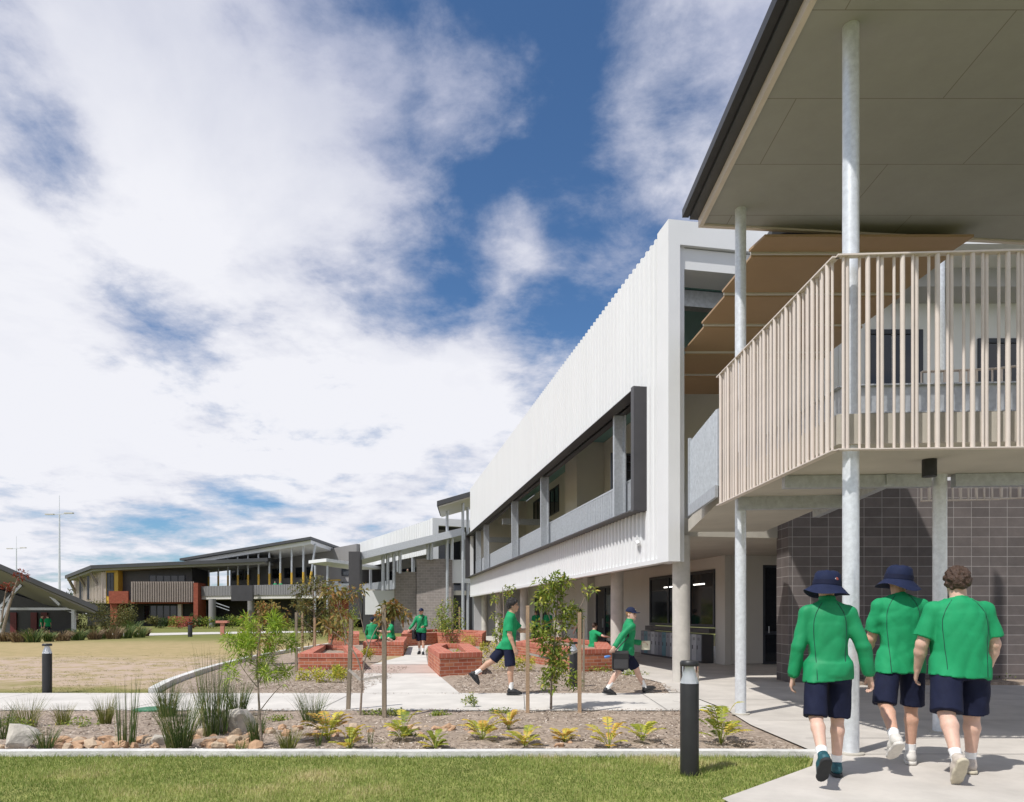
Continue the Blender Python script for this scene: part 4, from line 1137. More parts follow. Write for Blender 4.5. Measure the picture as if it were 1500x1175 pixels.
# sparse tufts on the worn field
n = 7000
x = G.uniform(-17, -1.5, n); y = 13.6 + 14 * G.uniform(0, 1, n) ** 1.6; ok = (x < np.interp(y, [13, 15.4, 18, 21, 24, 30], [-6.9, -7.0, -7.1, -7.4, -7.6, -8]))
x, y = x[ok], y[ok]; nz = np.array([noise.noise(Vector((a * .6, b * .9, 1.0))) for a, b in zip(x, y)]); ok = nz > .0
parts = [blades(6, .07, .03, .07, .007, .6, off=(a, b), seg=2) for a, b in zip(x[ok], y[ok])]
V, F, vr = join(parts); lab(npmesh('grass', V, F, L_yreed, None, Matrix.Translation((0, 0, .002)), vr), 'sparse dry grass tufts on the worn bare field', 'grass', None, 'stuff')

# ---- mulch chips
def chips(x, y, lbl, L=.045):
    n = len(x); z = np.array([gz(b) for b in y]) + .018 + G.uniform(0, .035, n); az = G.uniform(0, 2 * np.pi, n)
    D = unit(np.stack([np.cos(az), np.sin(az), G.normal(.05, .25, n)], 1))
    v, f = kites(np.stack([x, y, z], 1), D, L * G.uniform(.4, 1.4, n), .013 * G.uniform(.6, 1.5, n), 0.0)
    lab(npmesh('mulch_chips', v, f, leafmat('chip', [(0, (0.14, 0.10, 0.075)), (.5, (0.35, 0.28, 0.22)), (1, (0.62, 0.55, 0.47))], rough=.9, trans=.0), None, None, G.uniform(0, 1, n)), lbl, 'mulch', None, 'stuff')
n = 26000; x = G.uniform(-8.6, 3.3, n); y = 7.42 + 3.6 * G.uniform(0, 1, n); k = x < np.interp(y, [7.4, 8.7, 10.9], [3.05, 2.85, 3.15]); chips(x[k], y[k], 'brown wood chip mulch in the front bed')
n = 14000; x = G.uniform(-1.2, 3.2, n); y = G.uniform(13.6, 20, n); k = (x > np.interp(y, [13.5, 17, 21], [-.95, -1.7, -2.4])) & (x < 3.2 - .19 * (y - 15)); chips(x[k], y[k], 'brown wood chip mulch beside the runner', .07)
n = 9000; x = G.uniform(-6.5, -2.85, n); y = G.uniform(13.6, 20, n); k = x > np.interp(y, [13.5, 15.4, 18, 21], [-6.6, -6.8, -7.2, -7.2]); chips(x[k], y[k], 'brown wood chip mulch beside the left planter', .07)

# ---- litter blown along the path edges
n = 900; x = G.uniform(-8, 3.0, n); e_ = np.where(G.uniform(0, 1, n) < .6, 11.08, 13.46); y = e_ + np.where(e_ < 12, 1, -1) * np.abs(G.normal(0, .10, n))
az = G.uniform(0, 6.28, n); D = unit(np.stack([np.cos(az), np.sin(az), np.zeros(n) + .02], 1))
v, f = kites(np.stack([x, y, np.full(n, .034)], 1), D, .035 * G.uniform(.4, 1.4, n), .014, 0.0)
lab(npmesh('leaf_litter', v, f, MATS['chip'], None, None, G.uniform(0, .8, n)), 'dry leaf litter along the path edges', 'litter', None, 'stuff')
# ---- grass clumps in the front bed (foot x, foot y, height and width in the photograph)
for q in [(40, 1067, 52, 60, 'thin wispy grass clump behind the pale boulder', L_yreed, 130), (92, 1066, 40, 38, 'small yellowish grass clump between boulder and reeds', L_yreed, 130),
          (155, 1064, 50, 36, 'upright yellow green grass clump standing alone by the path', L_yreed, 190), (68, 1102, 46, 52, 'spiky green grass clump against the pale boulder', L_reed, 130),
          (4, 1088, 62, 50, 'grass clump cut by the photo edge', L_reed, 120), (262, 1100, 95, 80, 'bushy green grass clump in front of the rocks', L_reed, 300),
          (245, 1055, 72, 56, 'grass clump behind the bushy one, next to the path', L_reed, 220), (348, 1052, 66, 52, 'dense dark green grass clump behind the large boulder', L_reed, 240),
          (375, 1096, 62, 40, 'green grass clump at the foot of the bright wattle', L_reed, 150), (422, 1103, 42, 44, 'low light green grass clump right of the wattle', L_yreed, 130),
          (457, 1062, 62, 62, 'fine grey green fountain grass clump by the path', L_reed, 170), (352, 1106, 26, 24, 'tiny pale grass clump on the kerb edge', L_yreed, 60),
          (543, 1090, 30, 18, 'single thin grass spike among the stones', L_reed, 14), (466, 1098, 40, 20, 'thin grass spikes beside the first fern', L_reed, 25),
          (500, 992, 30, 44, 'low grass patch under the left planter', L_reed, 120), (385, 985, 34, 44, 'grey green grass patch left of the brick planter', L_reed, 120)]:
    tuft(q[0], q[1], q[2], q[3], q[4], q[5], q[6])
tuft(185, 1099, 122, 26, 'tall narrow reed clump standing upright among the ochre stones', L_reed, 60, w=.008, hv=.5, arch=.2, name='reed_clump', r=.10)
tuft(312, 1082, 150, 62, 'tallest dark reed clump in front of the large boulder', L_reed, 210, w=.007, hv=.55, arch=.35, name='reed_clump', r=.15)

# ---- yellow green ferns in the row along the kerb
where = ['right of the light green grass clump', 'leaning over the kerb, leftmost pair', 'in front of the forked sapling stake', 'between forked sapling and leafy sapling', 'below the running pupil',
         'in front of the light wooden stake', 'below the leafy sapling trunk', 'below the walking pupil', 'left of the nearest bollard', 'right of the nearest bollard']
for i, (px, py, w) in enumerate([(481, 1090, 66), (512, 1102, 50), (590, 1088, 54), (637, 1100, 48), (706, 1088, 54), (769, 1098, 50), (827, 1090, 50), (892, 1100, 62), (941, 1092, 60), (1056, 1094, 68)]):
    fern(px, py, w, 'yellow green fingered fern ' + where[i], 100 + i)
fern(745, 1072, 36, 'small orange tipped fern behind the light stake', 140)
# ---- low green ground cover
for px, py, w, h, t in [(115, 1068, 70, 18, 'by the yellowish clump'), (25, 1072, 60, 26, 'at the photo edge behind the boulder'), (580, 1052, 46, 14, 'right of the forked sapling'), (545, 1052, 40, 14, 'at the forked sapling trunk'),
                       (687, 1038, 26, 24, 'beside the path below the planter'), (640, 1052, 40, 10, 'in the mulch centre'), (412, 1060, 40, 12, 'left of the fountain grass'), (735, 1050, 36, 12, 'left of the light stake'),
                       (880, 985, 60, 10, 'along the mid planter'), (930, 990, 50, 10, 'behind the walking pupil'), (1255, 1000, 90, 26, 'at the foot of the block wall'), (1450, 1000, 110, 14, 'on the garden edge behind the tall pupils'), (600, 1085, 26, 12, 'behind the third fern')]:
    shrub(px, py, w, h, 'low dark green ground cover ' + t, L_dark if px > 1200 else L_green, 260, .045 if py > 1030 else .07, 'ground_cover', 'ground cover patches', clumps=12)

# ---- planter shrubs
for px, py, w, h, t in [(452, 1000, 46, 24, 'at the left foot of the left planter'), (482, 1002, 42, 26, 'in front of the left planter'), (500, 996, 40, 24, 'at the right foot of the left planter'), (540, 972, 22, 26, 'between left planter and seat planter'),
                       (470, 955, 34, 12, 'inside the left planter'), (505, 945, 40, 14, 'behind the left planter'), (632, 957, 24, 14, 'behind the standing pupil'), (668, 985, 40, 34, 'on the right planter, left half'), (696, 985, 44, 34, 'on the right planter by the runner'),
                       (742, 985, 44, 36, 'behind the runner'), (772, 985, 36, 30, 'behind the light stake'), (693, 948, 40, 22, 'in the long back planter'), (712, 965, 30, 26, 'between the planters'), (735, 962, 34, 26, 'at the foot of the thin sapling'), (640, 1000, 0, 0, '')]:
    if w: shrub(px, py, w, h, 'yellow green leafy plant ' + t, L_fern if h > 20 else L_green, 330, .085, 'leafy_plant', 'leafy planter plants', clumps=8, lw=.4)

# ---- boulders and stones
M_rock = mat('pale_rock', (0.50, 0.46, 0.40), rough=.9, var=.28, scale=5, bump=.7, bscale=18)
M_ochre = mat('ochre_rock', (0.46, 0.29, 0.175), rough=.9, var=.35, scale=6, bump=.6, bscale=25)
M_ochre2 = mat('ochre_pale_rock', (0.50, 0.385, 0.27), rough=.9, var=.3, scale=6, bump=.6, bscale=25)
def rock(px, py, wpx, hpx, label, material, seed, name='boulder', group=None, depth=.8, sub=3, sharp=.5):
    p = gnd(px, py); s = p.y / FPX; w, h = wpx * s, hpx * s
    bm = bmesh.new(); bmesh.ops.create_icosphere(bm, subdivisions=sub, radius=1.0)
    rg = random.Random(seed); off = Vector((rg.uniform(0, 99), rg.uniform(0, 99), 0))
    pl = [(Vector((rg.gauss(0, 1), rg.gauss(0, 1), rg.gauss(0.2, .8))).normalized(), rg.uniform(.45, .78)) for _ in range(14)]
    for v in bm.verts:
        c = v.co.copy()
        for nn, d in pl:
            k = c.dot(nn) - d
            if k > 0: c -= nn * k
        c *= 1 + .10 * noise.fractal(c * 2.2 + off, .7, 2, 3) * sharp
        v.co = c
    zs = [v.co.z for v in bm.verts]; xs = [v.co.x for v in bm.verts]; sx = (max(xs) - min(xs)) / 2
    for v in bm.verts: v.co = Vector((v.co.x / sx * w / 2, v.co.y / sx * w / 2 * depth, (v.co.z - min(zs)) / (max(zs) - min(zs)) * h * 1.15 - h * .15))
    me = bpy.data.meshes.new(name); bm.to_mesh(me); bm.free(); me.materials.append(material)
    return lab(link(name, me, None, Matrix.Translation(p + Vector((0, 0, .01))) @ Matrix.Rotation(rg.uniform(-.3, .3), 4, 'Z')), label, 'rock', group)
rock(31, 1100, 48, 40, 'pale faceted boulder near the photo edge on the mulch', M_rock, 1)
rock(292, 1080, 54, 42, 'pale boulder left of the tallest reeds', M_rock, 2)
rock(338, 1076, 62, 38, 'large pale sloping boulder right of the tallest reeds', M_rock, 3)
rock(232, 1096, 30, 20, 'flat square pale stone beside the bushy grass clump', M_rock, 4)
rg = random.Random(5)
spots = []
for i in range(46): spots.append((rg.uniform(82, 180), rg.uniform(1088, 1102)))
for i in range(9): spots.append((rg.uniform(195, 245), rg.uniform(1090, 1101)))
for i in range(62): spots.append((rg.uniform(288, 375), rg.uniform(1068, 1103)))
for i in range(26): spots.append((rg.uniform(380, 520), rg.uniform(1066, 1085)))
for i in range(16): spots.append((rg.uniform(540, 700), rg.uniform(1066, 1080)))
for i in range(5): spots.append((rg.uniform(0, 12), rg.uniform(1090, 1102)))
for i, (px, py) in enumerate(spots):
    w = rg.uniform(8, 24) if py > 1080 else rg.uniform(7, 17)
    rock(px, py, w, w * rg.uniform(.5, .8), 'ochre stone in the dry creek bed', rg.choice([M_ochre, M_ochre, M_ochre2]), 50 + i, 'stone', 'ochre stones of the dry creek', sub=2)
for px, py, w in ((575, 1075, 18), (655, 1074, 22), (690, 1080, 15), (820, 1098, 14), (835, 1094, 12)):
    rock(px, py, w, w * .6, 'ochre stone lying apart among the ferns', M_ochre, int(px), 'stone', 'lone ochre stones', sub=2)

# ---- staked saplings
def stake(px, py, ptop, label, material=M_stake, w=.045, lean=0.0, dy=0.0, group='timber tree stakes'):
    p = gnd(px, py); p.y += dy; h = (py - ptop) / FPX * p.y
    m = MB(); m.bar((p.x, p.y, p.z - .02), (p.x + lean, p.y, p.z + h), w, w)
    return lab(m.build('tree_stake', material, bevel=.004), label, 'stake', group)
stake(773, 1047, 887, 'light timber stake left of the leafy sapling', M_stake, .055)
stake(849, 1047, 897, 'light timber stake right of the leafy sapling', M_stake, .055)
stake(855, 1015, 905, 'thinner timber stake behind the right hand one of the leafy sapling', M_stakeg, .04)
stake(510, 1042, 907, 'weathered stake left of the forked sapling, leaning slightly', M_stakeg, .06, lean=.05)
stake(563, 1055, 886, 'weathered stake right of the forked sapling', M_stakeg, .06)
stake(434, 986, 897, 'dark timber stake behind the bright wattle', M_stakeg, .06)
stake(379, 975, 894, 'pale timber stake behind the wattle crown', M_stake, .08)
stake(443, 962, 898, 'far stake right of the dark timber stake', M_stake, .07)
stake(673, 944, 889, 'distant stake in front of the dark doorway', M_stake, .07)
stake(461, 968, 905, 'far stake under the copper tree', M_stake, .07)

def tie(a, b, c, label):
    m = MB()
    for u, v in ((a, b), (b, c)):
        if v is None: continue
        m.bar(u, v, .012, .035)
    return lab(m.build('tie_strap', M_tie), label, 'strap', 'tree ties')
Ys = gnd(807, 1042).y
def q(px, py, Y=None): return at(px, py, Y or Ys)
tie(q(771, 957), q(812, 966), None, 'grey strap tying the leafy sapling to its left stake')
tie(q(849, 952), q(818, 966), None, 'grey strap tying the leafy sapling to its right stake')
Yf = gnd(527, 1054).y
tie(q(511, 981, Yf), q(528, 996, Yf), q(563, 990, Yf), 'grey strap tying the forked sapling between two stakes')

# leafy sapling between light stakes
b0 = gnd(807, 1042)
tr = [q(807, 1042), q(808, 1000), q(812, 950), q(815, 900), q(818, 862)]
cr = []
for i in range(26):
    f = i / 25; py = 850 + 145 * f; half = 10 + 26 * math.sin(min(1, f * 1.25) * 2.6)
    px = 818 + G.uniform(-half, half); c = q(px, py); c.y += G.uniform(-.22, .22)
    cr.append((c, (.14, .13, .14), 80))
cr += [(q(805, 1000), (.16, .14, .13), 50), (q(790, 852), (.10, .1, .07), 26), (q(862, 865), (.13, .1, .09), 40), (q(843, 1000), (.1, .1, .12), 24), (q(828, 852), (.14, .12, .10), 50)]
sapling(b0, 'leafy green sapling between two light timber stakes', [(tr, .020, .008), (bez(q(812, 950), q(838, 920), q(862, 862)), .009, .004), (bez(q(813, 930), q(800, 890), q(790, 855)), .008, .004), (bez(q(809, 1000), q(795, 990), q(792, 978)), .008, .004),
         (bez(q(812, 960), q(835, 950), q(843, 930)), .007, .003)], cr, L_green, leaf=.095, lw=.38)
# forked sapling with copper leaves
b0 = gnd(527, 1054); e1 = q(530, 994, Yf)
tr = [(bez(q(527, 1054, Yf), q(530, 1020, Yf), e1), .017, .014), (bez(e1, q(528, 955, Yf), q(497, 932, Yf)), .013, .008), (bez(q(497, 932, Yf), q(484, 922, Yf), q(472, 915, Yf)), .008, .004),
      (bez(e1, q(536, 945, Yf), q(553, 918, Yf)), .011, .006), (bez(q(553, 918, Yf), q(566, 900, Yf), q(570, 885, Yf)), .006, .004), (bez(q(541, 950, Yf), q(530, 920, Yf), q(522, 866, Yf)), .008, .003), (bez(q(508, 935, Yf), q(500, 905, Yf), q(490, 870, Yf)), .007, .003)]
cr = [(q(575, 890, Yf), (.16, .15, .10), 130), (q(562, 905, Yf), (.12, .12, .12), 60), (q(590, 900, Yf), (.12, .1, .09), 30), (q(518, 868, Yf), (.10, .1, .07), 26), (q(532, 862, Yf), (.06, .06, .06), 12), (q(490, 866, Yf), (.18, .14, .10), 95), (q(478, 915, Yf), (.14, .12, .09), 34), (q(500, 905, Yf), (.1, .1, .1), 14)]
sapling(b0, 'forked sapling with sparse copper leaves tied between two weathered stakes', tr, cr, L_copper, leaf=.11, lw=.4, droop=.5)
# bright wattle
b0 = gnd(384, 1100); Yw = b0.y
tr = [(bez(q(384, 1100, Yw), q(380, 1050, Yw), q(378, 1000, Yw)), .016, .010), (bez(q(378, 1000, Yw), q(372, 960, Yw), q(385, 915, Yw)), .010, .004), (bez(q(380, 1010, Yw), q(362, 990, Yw), q(350, 970, Yw)), .007, .003), (bez(q(382, 1040, Yw), q(400, 1015, Yw), q(414, 1003, Yw)), .006, .003), (bez(q(379, 1000, Yw), q(400, 960, Yw), q(412, 930, Yw)), .007, .003)]
cr = []
for i in range(27):
    a = G.uniform(0, 6.28); f = G.uniform(0, 1) ** .45
    c = q(384 + 43 * f * math.cos(a), 953 + 50 * f * math.sin(a), Yw); c.y += G.uniform(-.25, .25)
    cr.append((c, (.05, .05, .045), 70))
cr += [(q(345, 955, Yw), (.06, .06, .05), 50), (q(338, 992, Yw), (.06, .06, .05), 40), (q(400, 905, Yw), (.06, .06, .06), 60), (q(414, 1000, Yw), (.03, .03, .03), 14), (q(418, 935, Yw), (.06, .06, .06), 50)]
sapling(b0, 'bright lime green fine leaved wattle on thin grey stems at the stones', tr, cr, L_wattle, leaf=.105, lw=.11, droop=.1)
# trees behind
def simple_tree(px, py, ptop, wpx, label, material, n=900, leaf=.13, lean=0, bare=.3, lw=.42):
    b = gnd(px, py); Y = b.y; s = Y / FPX; tp = Vector((b.x + lean, Y, (py - ptop) * s))
    cr = []
    for i in range(16):
        f = G.uniform(bare, 1); c = b.lerp(tp, f); r = wpx * s * .5 * (.35 + .65 * math.sin(math.pi * (.25 + .75 * (1 - (f - bare) / (1 - bare)))))
        a = G.uniform(0, 6.28); cr.append((c + Vector((math.cos(a) * r * .7, math.sin(a) * r * .7, 0)), (wpx * s * .2,) * 3, n // 16))
    return sapling(b, label, [(bez(b, b.lerp(tp, .5) + Vector((.1, 0, 0)), tp), .035, .010)] + [(bez(b.lerp(tp, f), b.lerp(tp, f + .12) + Vector((d * .3 * wpx * s, 0, 0)), b.lerp(tp, f + .25) + Vector((d * .42 * wpx * s, 0, 0))), .014, .005) for f, d in ((.4, -1), (.5, 1), (.62, -1))], cr, material, leaf=leaf, lw=lw, droop=.35)
simple_tree(458, 966, 852, 60, 'taller olive green tree behind the dark stake', L_olive, 1700)
simple_tree(480, 962, 862, 46, 'copper tinted tree right of the olive tree', L_copper, 850, lean=.5)
simple_tree(398, 975, 884, 46, 'copper leaved sapling behind the wattle', L_copper, 750)
simple_tree(366, 978, 900, 30, 'small copper sapling left of the pale stake', L_copper, 380)
simple_tree(505, 950, 895, 40, 'green bush tree beside the dark shroud', L_green, 500)
simple_tree(662, 946, 878, 46, 'young green tree in front of the dark doorway', L_green, 1200, bare=.05)
simple_tree(736, 962, 860, 38, 'thin yellow green sapling behind the runner', L_green, 700, bare=.15)
simple_tree(642, 943, 905, 26, 'low green bush at the foot of the far block wall', L_green, 320, bare=.0)
simple_tree(500, 935, 885, 50, 'dense green bush left of the stair shroud', L_green, 500, bare=0)

# ---- far bed on the left: strappy clumps and shrubs
for i, (px, py, h, w, m_) in enumerate([(6, 940, 26, 44, L_brown), (28, 941, 30, 44, L_brown), (48, 941, 38, 46, L_reed), (72, 940, 26, 30, L_reed), (92, 939, 28, 44, L_brown), (114, 938, 32, 40, L_reed), (138, 937, 28, 40, L_brown), (146, 936, 30, 40, L_reed), (166, 936, 34, 44, L_brown), (184, 935, 36, 46, L_reed), (204, 934, 30, 40, L_reed), (212, 932, 24, 26, L_brown), (18, 930, 26, 40, L_brown), (60, 928, 24, 40, L_olive), (128, 928, 30, 50, L_olive), (160, 926, 34, 50, L_olive), (196, 927, 34, 46, L_reed)]):
    words = ['at the photo edge', 'beside the edge clump', 'in front of the two far pupils', 'right of the two far pupils', 'below the conifer', 'with pale arching blades', 'in the middle of the far bed', 'right of the middle', 'below the big olive shrub', 'with tall arching blades', 'near the end of the far bed', 'last one at the lawn path', 'in the second row at the edge', 'hidden behind the pupils', 'in the second row centre', 'in the second row under the shrub', 'in the second row at the end'][i]
    tuft(px, py, h, w, ('brown' if m_ is L_brown else 'green') + ' strappy grass clump ' + words, m_, 130, w=.045, name='strappy_plant', hv=.5, arch=.5, droopy=.45, group='strappy plants in the far bed')
shrub(54, 927, 66, 44, 'olive shrub in front of the hall wall', L_olive, 1500, .16, 'shrub', 'shrubs of the far bed')
shrub(90, 926, 26, 46, 'upright green conifer beside the hall end', L_dark, 900, .14, 'shrub', 'shrubs of the far bed')
shrub(134, 927, 74, 48, 'big olive and copper shrub at the end of the hall', L_olive, 2200, .17, 'shrub', 'shrubs of the far bed', clumps=14)
shrub(178, 926, 70, 46, 'rounded olive shrub right of the big one', L_olive, 1900, .17, 'shrub', 'shrubs of the far bed', clumps=12)
for i, (px, w, h, m_) in enumerate([(222, 30, 18, L_olive), (240, 22, 16, L_dark), (256, 26, 20, L_green), (272, 34, 12, L_red), (288, 24, 22, L_reed), (305, 26, 18, L_green), (325, 28, 18, L_dark), (345, 30, 20, L_green), (365, 28, 18, L_dark), (425, 34, 20, L_green), (445, 30, 22, L_dark), (400, 28, 18, L_green), (385, 26, 16, L_olive), (470, 34, 26, L_green), (492, 34, 28, L_olive)]):
    words = ['left of the brick pier', 'before the dark undercroft', 'before the low brick wall', 'red flowering one at the brick pier', 'pale one right of the brick pier', 'below the yellow posts', 'behind the pink fountain', 'right of the fountain', 'before the stair rail', 'below the dark gallery', 'near the copper sapling', 'behind the wattle', 'left of the pale stake', 'below the link canopy', 'beside the white block'][i]
    shrub(px, 0, w, h, 'far hedge shrub ' + words, m_, 420, .22, 'shrub', 'hedge shrubs before the far buildings', Y=74 if px < 380 else 62)
# flowering bare tree at the left edge
b = Vector((X(2, 43), 43, 0))
e = sapling(b, 'bare leaning tree with red blossom before the hall', [(bez(b, at(14, 880, 43), at(27, 846, 43)), .10, .04), (bez(b + Vector((0, 0, 1)), at(6, 880, 43), at(10, 860, 43)), .06, .03)], [(at(30, 842, 43), (.45, .4, .3), 70), (at(10, 858, 43), (.45, .4, .3), 60)], L_red, group='far trees', leaf=.25)
for px, py, Y, w in ((112, 862, 130, 34), (560, 893, 260, 60), (235, 893, 240, 90)):
    b = Vector((X(px, Y), Y, 0)); h = Z(py, Y)
    sapling(b, {112: 'far eucalypt behind the hall roof', 560: 'far tree seen between the buildings', 235: 'far low tree on the horizon'}[px], [([b, b + Vector((0, 0, h * .6))], .3, .15)], [(b + Vector((math.cos(i * 2.4) * w * Y / FPX * .3, 0, h * (.55 + .04 * i))), (w * Y / FPX * .25,) * 3, 60) for i in range(8)], L_dark, group='far trees', leaf=.7, name='tree')
# ============================================================ PEOPLE
class SDF:
    def __init__(s, lo, hi, h):
        s.h = h; s.lo = np.array(lo, float)
        s.n = np.ceil((np.array(hi) - s.lo) / h).astype(int) + 1
        s.ax = [s.lo[i] + h * np.arange(s.n[i]) for i in range(3)]
        s.D = np.full(s.n, 0.3, np.float32)
    def sub(s, lo, hi):
        sl = []
        for i in range(3):
            a = int(max(0, np.floor((lo[i] - s.lo[i]) / s.h))); b = int(min(s.n[i], np.ceil((hi[i] - s.lo[i]) / s.h) + 1))
            sl.append(slice(a, max(a, b)))
        g = np.meshgrid(*[s.ax[i][sl[i]] for i in range(3)], indexing='ij', sparse=True)
        return tuple(sl), g
    def put(s, lo, hi, f, k=.02, op='u'):
        m = k + 3 * s.h
        sl, g = s.sub(np.array(lo) - m, np.array(hi) + m)
        if min(x.stop - x.start for x in sl) <= 0: return
        d = f(*g).astype(np.float32); a = s.D[sl]
        if op == 'u':
            q = np.maximum(k - np.abs(a - d), 0) / max(k, 1e-6); s.D[sl] = np.minimum(a, d) - q * q * k * .25
        elif op == 's': s.D[sl] = np.maximum(a, -d)
        elif op == 'i': s.D[sl] = np.maximum(a, d)
    def cone(s, p, q, r0, r1, k=.02, flat=False, ys=1.0):
        p, q = np.array(p, float), np.array(q, float); v = q - p; L2 = v @ v; R_ = max(r0, r1) * max(1, 1 / ys)
        def f(x, y, z):
            t = ((x - p[0]) * v[0] + (y - p[1]) * v[1] + (z - p[2]) * v[2]) / L2
            tc_ = np.clip(t, 0, 1)
            d = np.sqrt((x - p[0] - v[0] * tc_) ** 2 + ((y - p[1] - v[1] * tc_) * ys) ** 2 + (z - p[2] - v[2] * tc_) ** 2) - (r0 + (r1 - r0) * tc_)
            if flat: d = np.maximum(d, (t - 1) * math.sqrt(L2))
            return d
        s.put(np.minimum(p, q) - R_, np.maximum(p, q) + R_, f, k)
    def ell(s, c, r, k=.02, Rm=None, op='u'):
        c = np.array(c, float); r = np.array(r, float); m = r.max()
        def f(x, y, z):
            X, Y, Z = x - c[0], y - c[1], z - c[2]
            if Rm is not None:
                X, Y, Z = (Rm[0, i] * X + Rm[1, i] * Y + Rm[2, i] * Z for i in range(3))
            q = np.sqrt((X / r[0]) ** 2 + (Y / r[1]) ** 2 + (Z / r[2]) ** 2)
            return (q - 1) * r.min()
        s.put(c - m, c + m, f, k, op)
    def loft(s, prof, k=.03):
        """prof: rows z, cx, cy, half width, half depth"""
        P = np.array(sorted(prof)); z0, z1 = P[0, 0], P[-1, 0]; m = P[:, 3:].max()
        def f(x, y, z):
            zc = np.clip(z, z0, z1)
            def ip(c):
                # smooth interpolation between the rows
                return np.interp(zc, P[:, 0], P[:, c])
            a, b = ip(3), ip(4); q = (np.abs((x - ip(1)) / a) ** 2.4 + np.abs((y - ip(2)) / b) ** 2.4) ** (1 / 2.4)
            d = (q - 1) * np.minimum(a, b)
            return np.maximum(d, np.maximum(z0 - z, z - z1))
        s.put((P[:, 1].min() - m, P[:, 2].min() - m, z0), (P[:, 1].max() + m, P[:, 2].max() + m, z1), f, k)
    def wrinkle(s, amp, seed, fx=1.0):
        g = np.random.default_rng(seed); X, Y, Z = np.meshgrid(*s.ax, indexing='ij', sparse=True); w = 0
        for _ in range(7):
            k = g.normal(0, 1, 3); k[2] *= fx; k = k / np.linalg.norm(k) * g.uniform(20, 62); k2 = g.normal(0, 1, 3) * 9
            w = w + 1.1 - 2.0 * np.abs(np.sin(.5 * (k[0] * X + k[1] * Y + k[2] * Z) + g.uniform(0, 6) + .9 * np.sin(k2[0] * X + k2[1] * Y + k2[2] * Z)))
        s.D += (amp * w / 3).astype(np.float32)
    def mesh(s):
        D = s.D; nx, ny, nz = D.shape
        ins = D < 0
        cnt = sum(ins[i:nx - 1 + i, j:ny - 1 + j, k:nz - 1 + k].astype(np.int8) for i in (0, 1) for j in (0, 1) for k in (0, 1))
        act = (cnt > 0) & (cnt < 8); I = np.argwhere(act); idx = np.full(act.shape, -1, np.int32); idx[act] = np.arange(len(I))
        cs = [(i, j, k) for i in (0, 1) for j in (0, 1) for k in (0, 1)]
        vals = {c: D[I[:, 0] + c[0], I[:, 1] + c[1], I[:, 2] + c[2]] for c in cs}
        acc = np.zeros((len(I), 3)); w = np.zeros(len(I))
        for a in cs:
            for ax in range(3):
                if a[ax]: continue
                b = list(a); b[ax] = 1; b = tuple(b)
                fa_, fb_ = vals[a], vals[b]; cr = (fa_ < 0) != (fb_ < 0)
                t = np.where(cr, fa_ / np.where(cr, fa_ - fb_, 1), 0)
                p = np.array(a, float)[None] + t[:, None] * (np.array(b) - np.array(a))[None]
                acc += np.where(cr[:, None], p, 0); w += cr
        V = s.lo + (I + acc / np.maximum(w, 1)[:, None]) * s.h
        F = []
        for ax in range(3):
            u, v = [(1, 2), (2, 0), (0, 1)][ax]
            sl0 = [slice(None)] * 3; sl1 = [slice(None)] * 3; sl0[ax] = slice(0, -1); sl1[ax] = slice(1, None)
            a, b = ins[tuple(sl0)], ins[tuple(sl1)]
            E = np.argwhere(a != b)
            E = E[(E[:, u] > 0) & (E[:, v] > 0) & (E[:, u] < s.n[u] - 1) & (E[:, v] < s.n[v] - 1)]
            fl = a[E[:, 0], E[:, 1], E[:, 2]]
            q = []
            for du, dv in ((-1, -1), (0, -1), (0, 0), (-1, 0)):
                c = E.copy(); c[:, u] += du; c[:, v] += dv; q.append(idx[c[:, 0], c[:, 1], c[:, 2]])
            q = np.stack(q, 1); q[~fl] = q[~fl][:, ::-1]; F.append(q)
        F = np.concatenate(F); F = F[(F >= 0).all(1)]
        return V, F

def skinmat(name, c):
    if name in MATS: return MATS[name]
    m = mat(name, c, rough=.55, var=.10, scale=14)
    p = m.node_tree.nodes['Principled BSDF']; p.inputs['Subsurface Weight'].default_value = .12; p.inputs['Subsurface Radius'].default_value = (.02, .008, .004)
    return m
SK_A = skinmat('skin_fair', (0.62, 0.40, 0.31)); SK_B = skinmat('skin_tan', (0.50, 0.30, 0.205)); SK_C = skinmat('skin_warm', (0.56, 0.33, 0.235))
M_shirt = mat('green_shirt', (0.012, 0.27, 0.105), rough=.75, var=.07, scale=10, spec=.25, bump=.06, bscale=350)
M_jacket = mat('green_jacket', (0.010, 0.24, 0.092), rough=.6, var=.07, scale=10, spec=.3)
M_navy = mat('navy_fabric', (0.010, 0.013, 0.035), rough=.8, var=.15, scale=14, spec=.2)
M_hat = mat('navy_hat', (0.012, 0.018, 0.050), rough=.8, var=.15, scale=18, spec=.2)
M_pipe = mat('dark_piping', (0.006, 0.045, 0.035), rough=.7)
M_sock = mat('white_sock', (0.78, 0.78, 0.77), rough=.9, var=.06, scale=30)
M_shoeb = mat('black_shoe', (0.018, 0.018, 0.02), rough=.6, var=.25, scale=25)
M_shoet = mat('teal_shoe', (0.012, 0.08, 0.10), rough=.6, var=.5, scale=22)
M_shoew = mat('white_shoe', (0.60, 0.575, 0.53), rough=.7, var=.12, scale=25)
M_shoeg = mat('beige_shoe', (0.50, 0.44, 0.38), rough=.7, var=.18, scale=25)
M_solew = mat('pale_sole', (0.52, 0.47, 0.36), rough=.8, var=.15, scale=25)
M_soleb = mat('dark_sole', (0.02, 0.022, 0.024), rough=.8)
M_hairb = mat('brown_hair', (0.055, 0.028, 0.016), rough=.6, var=.5, scale=40, bump=.8, bscale=70)
M_hairk = mat('dark_hair', (0.012, 0.009, 0.008), rough=.6, var=.5, scale=40, bump=.8, bscale=70)
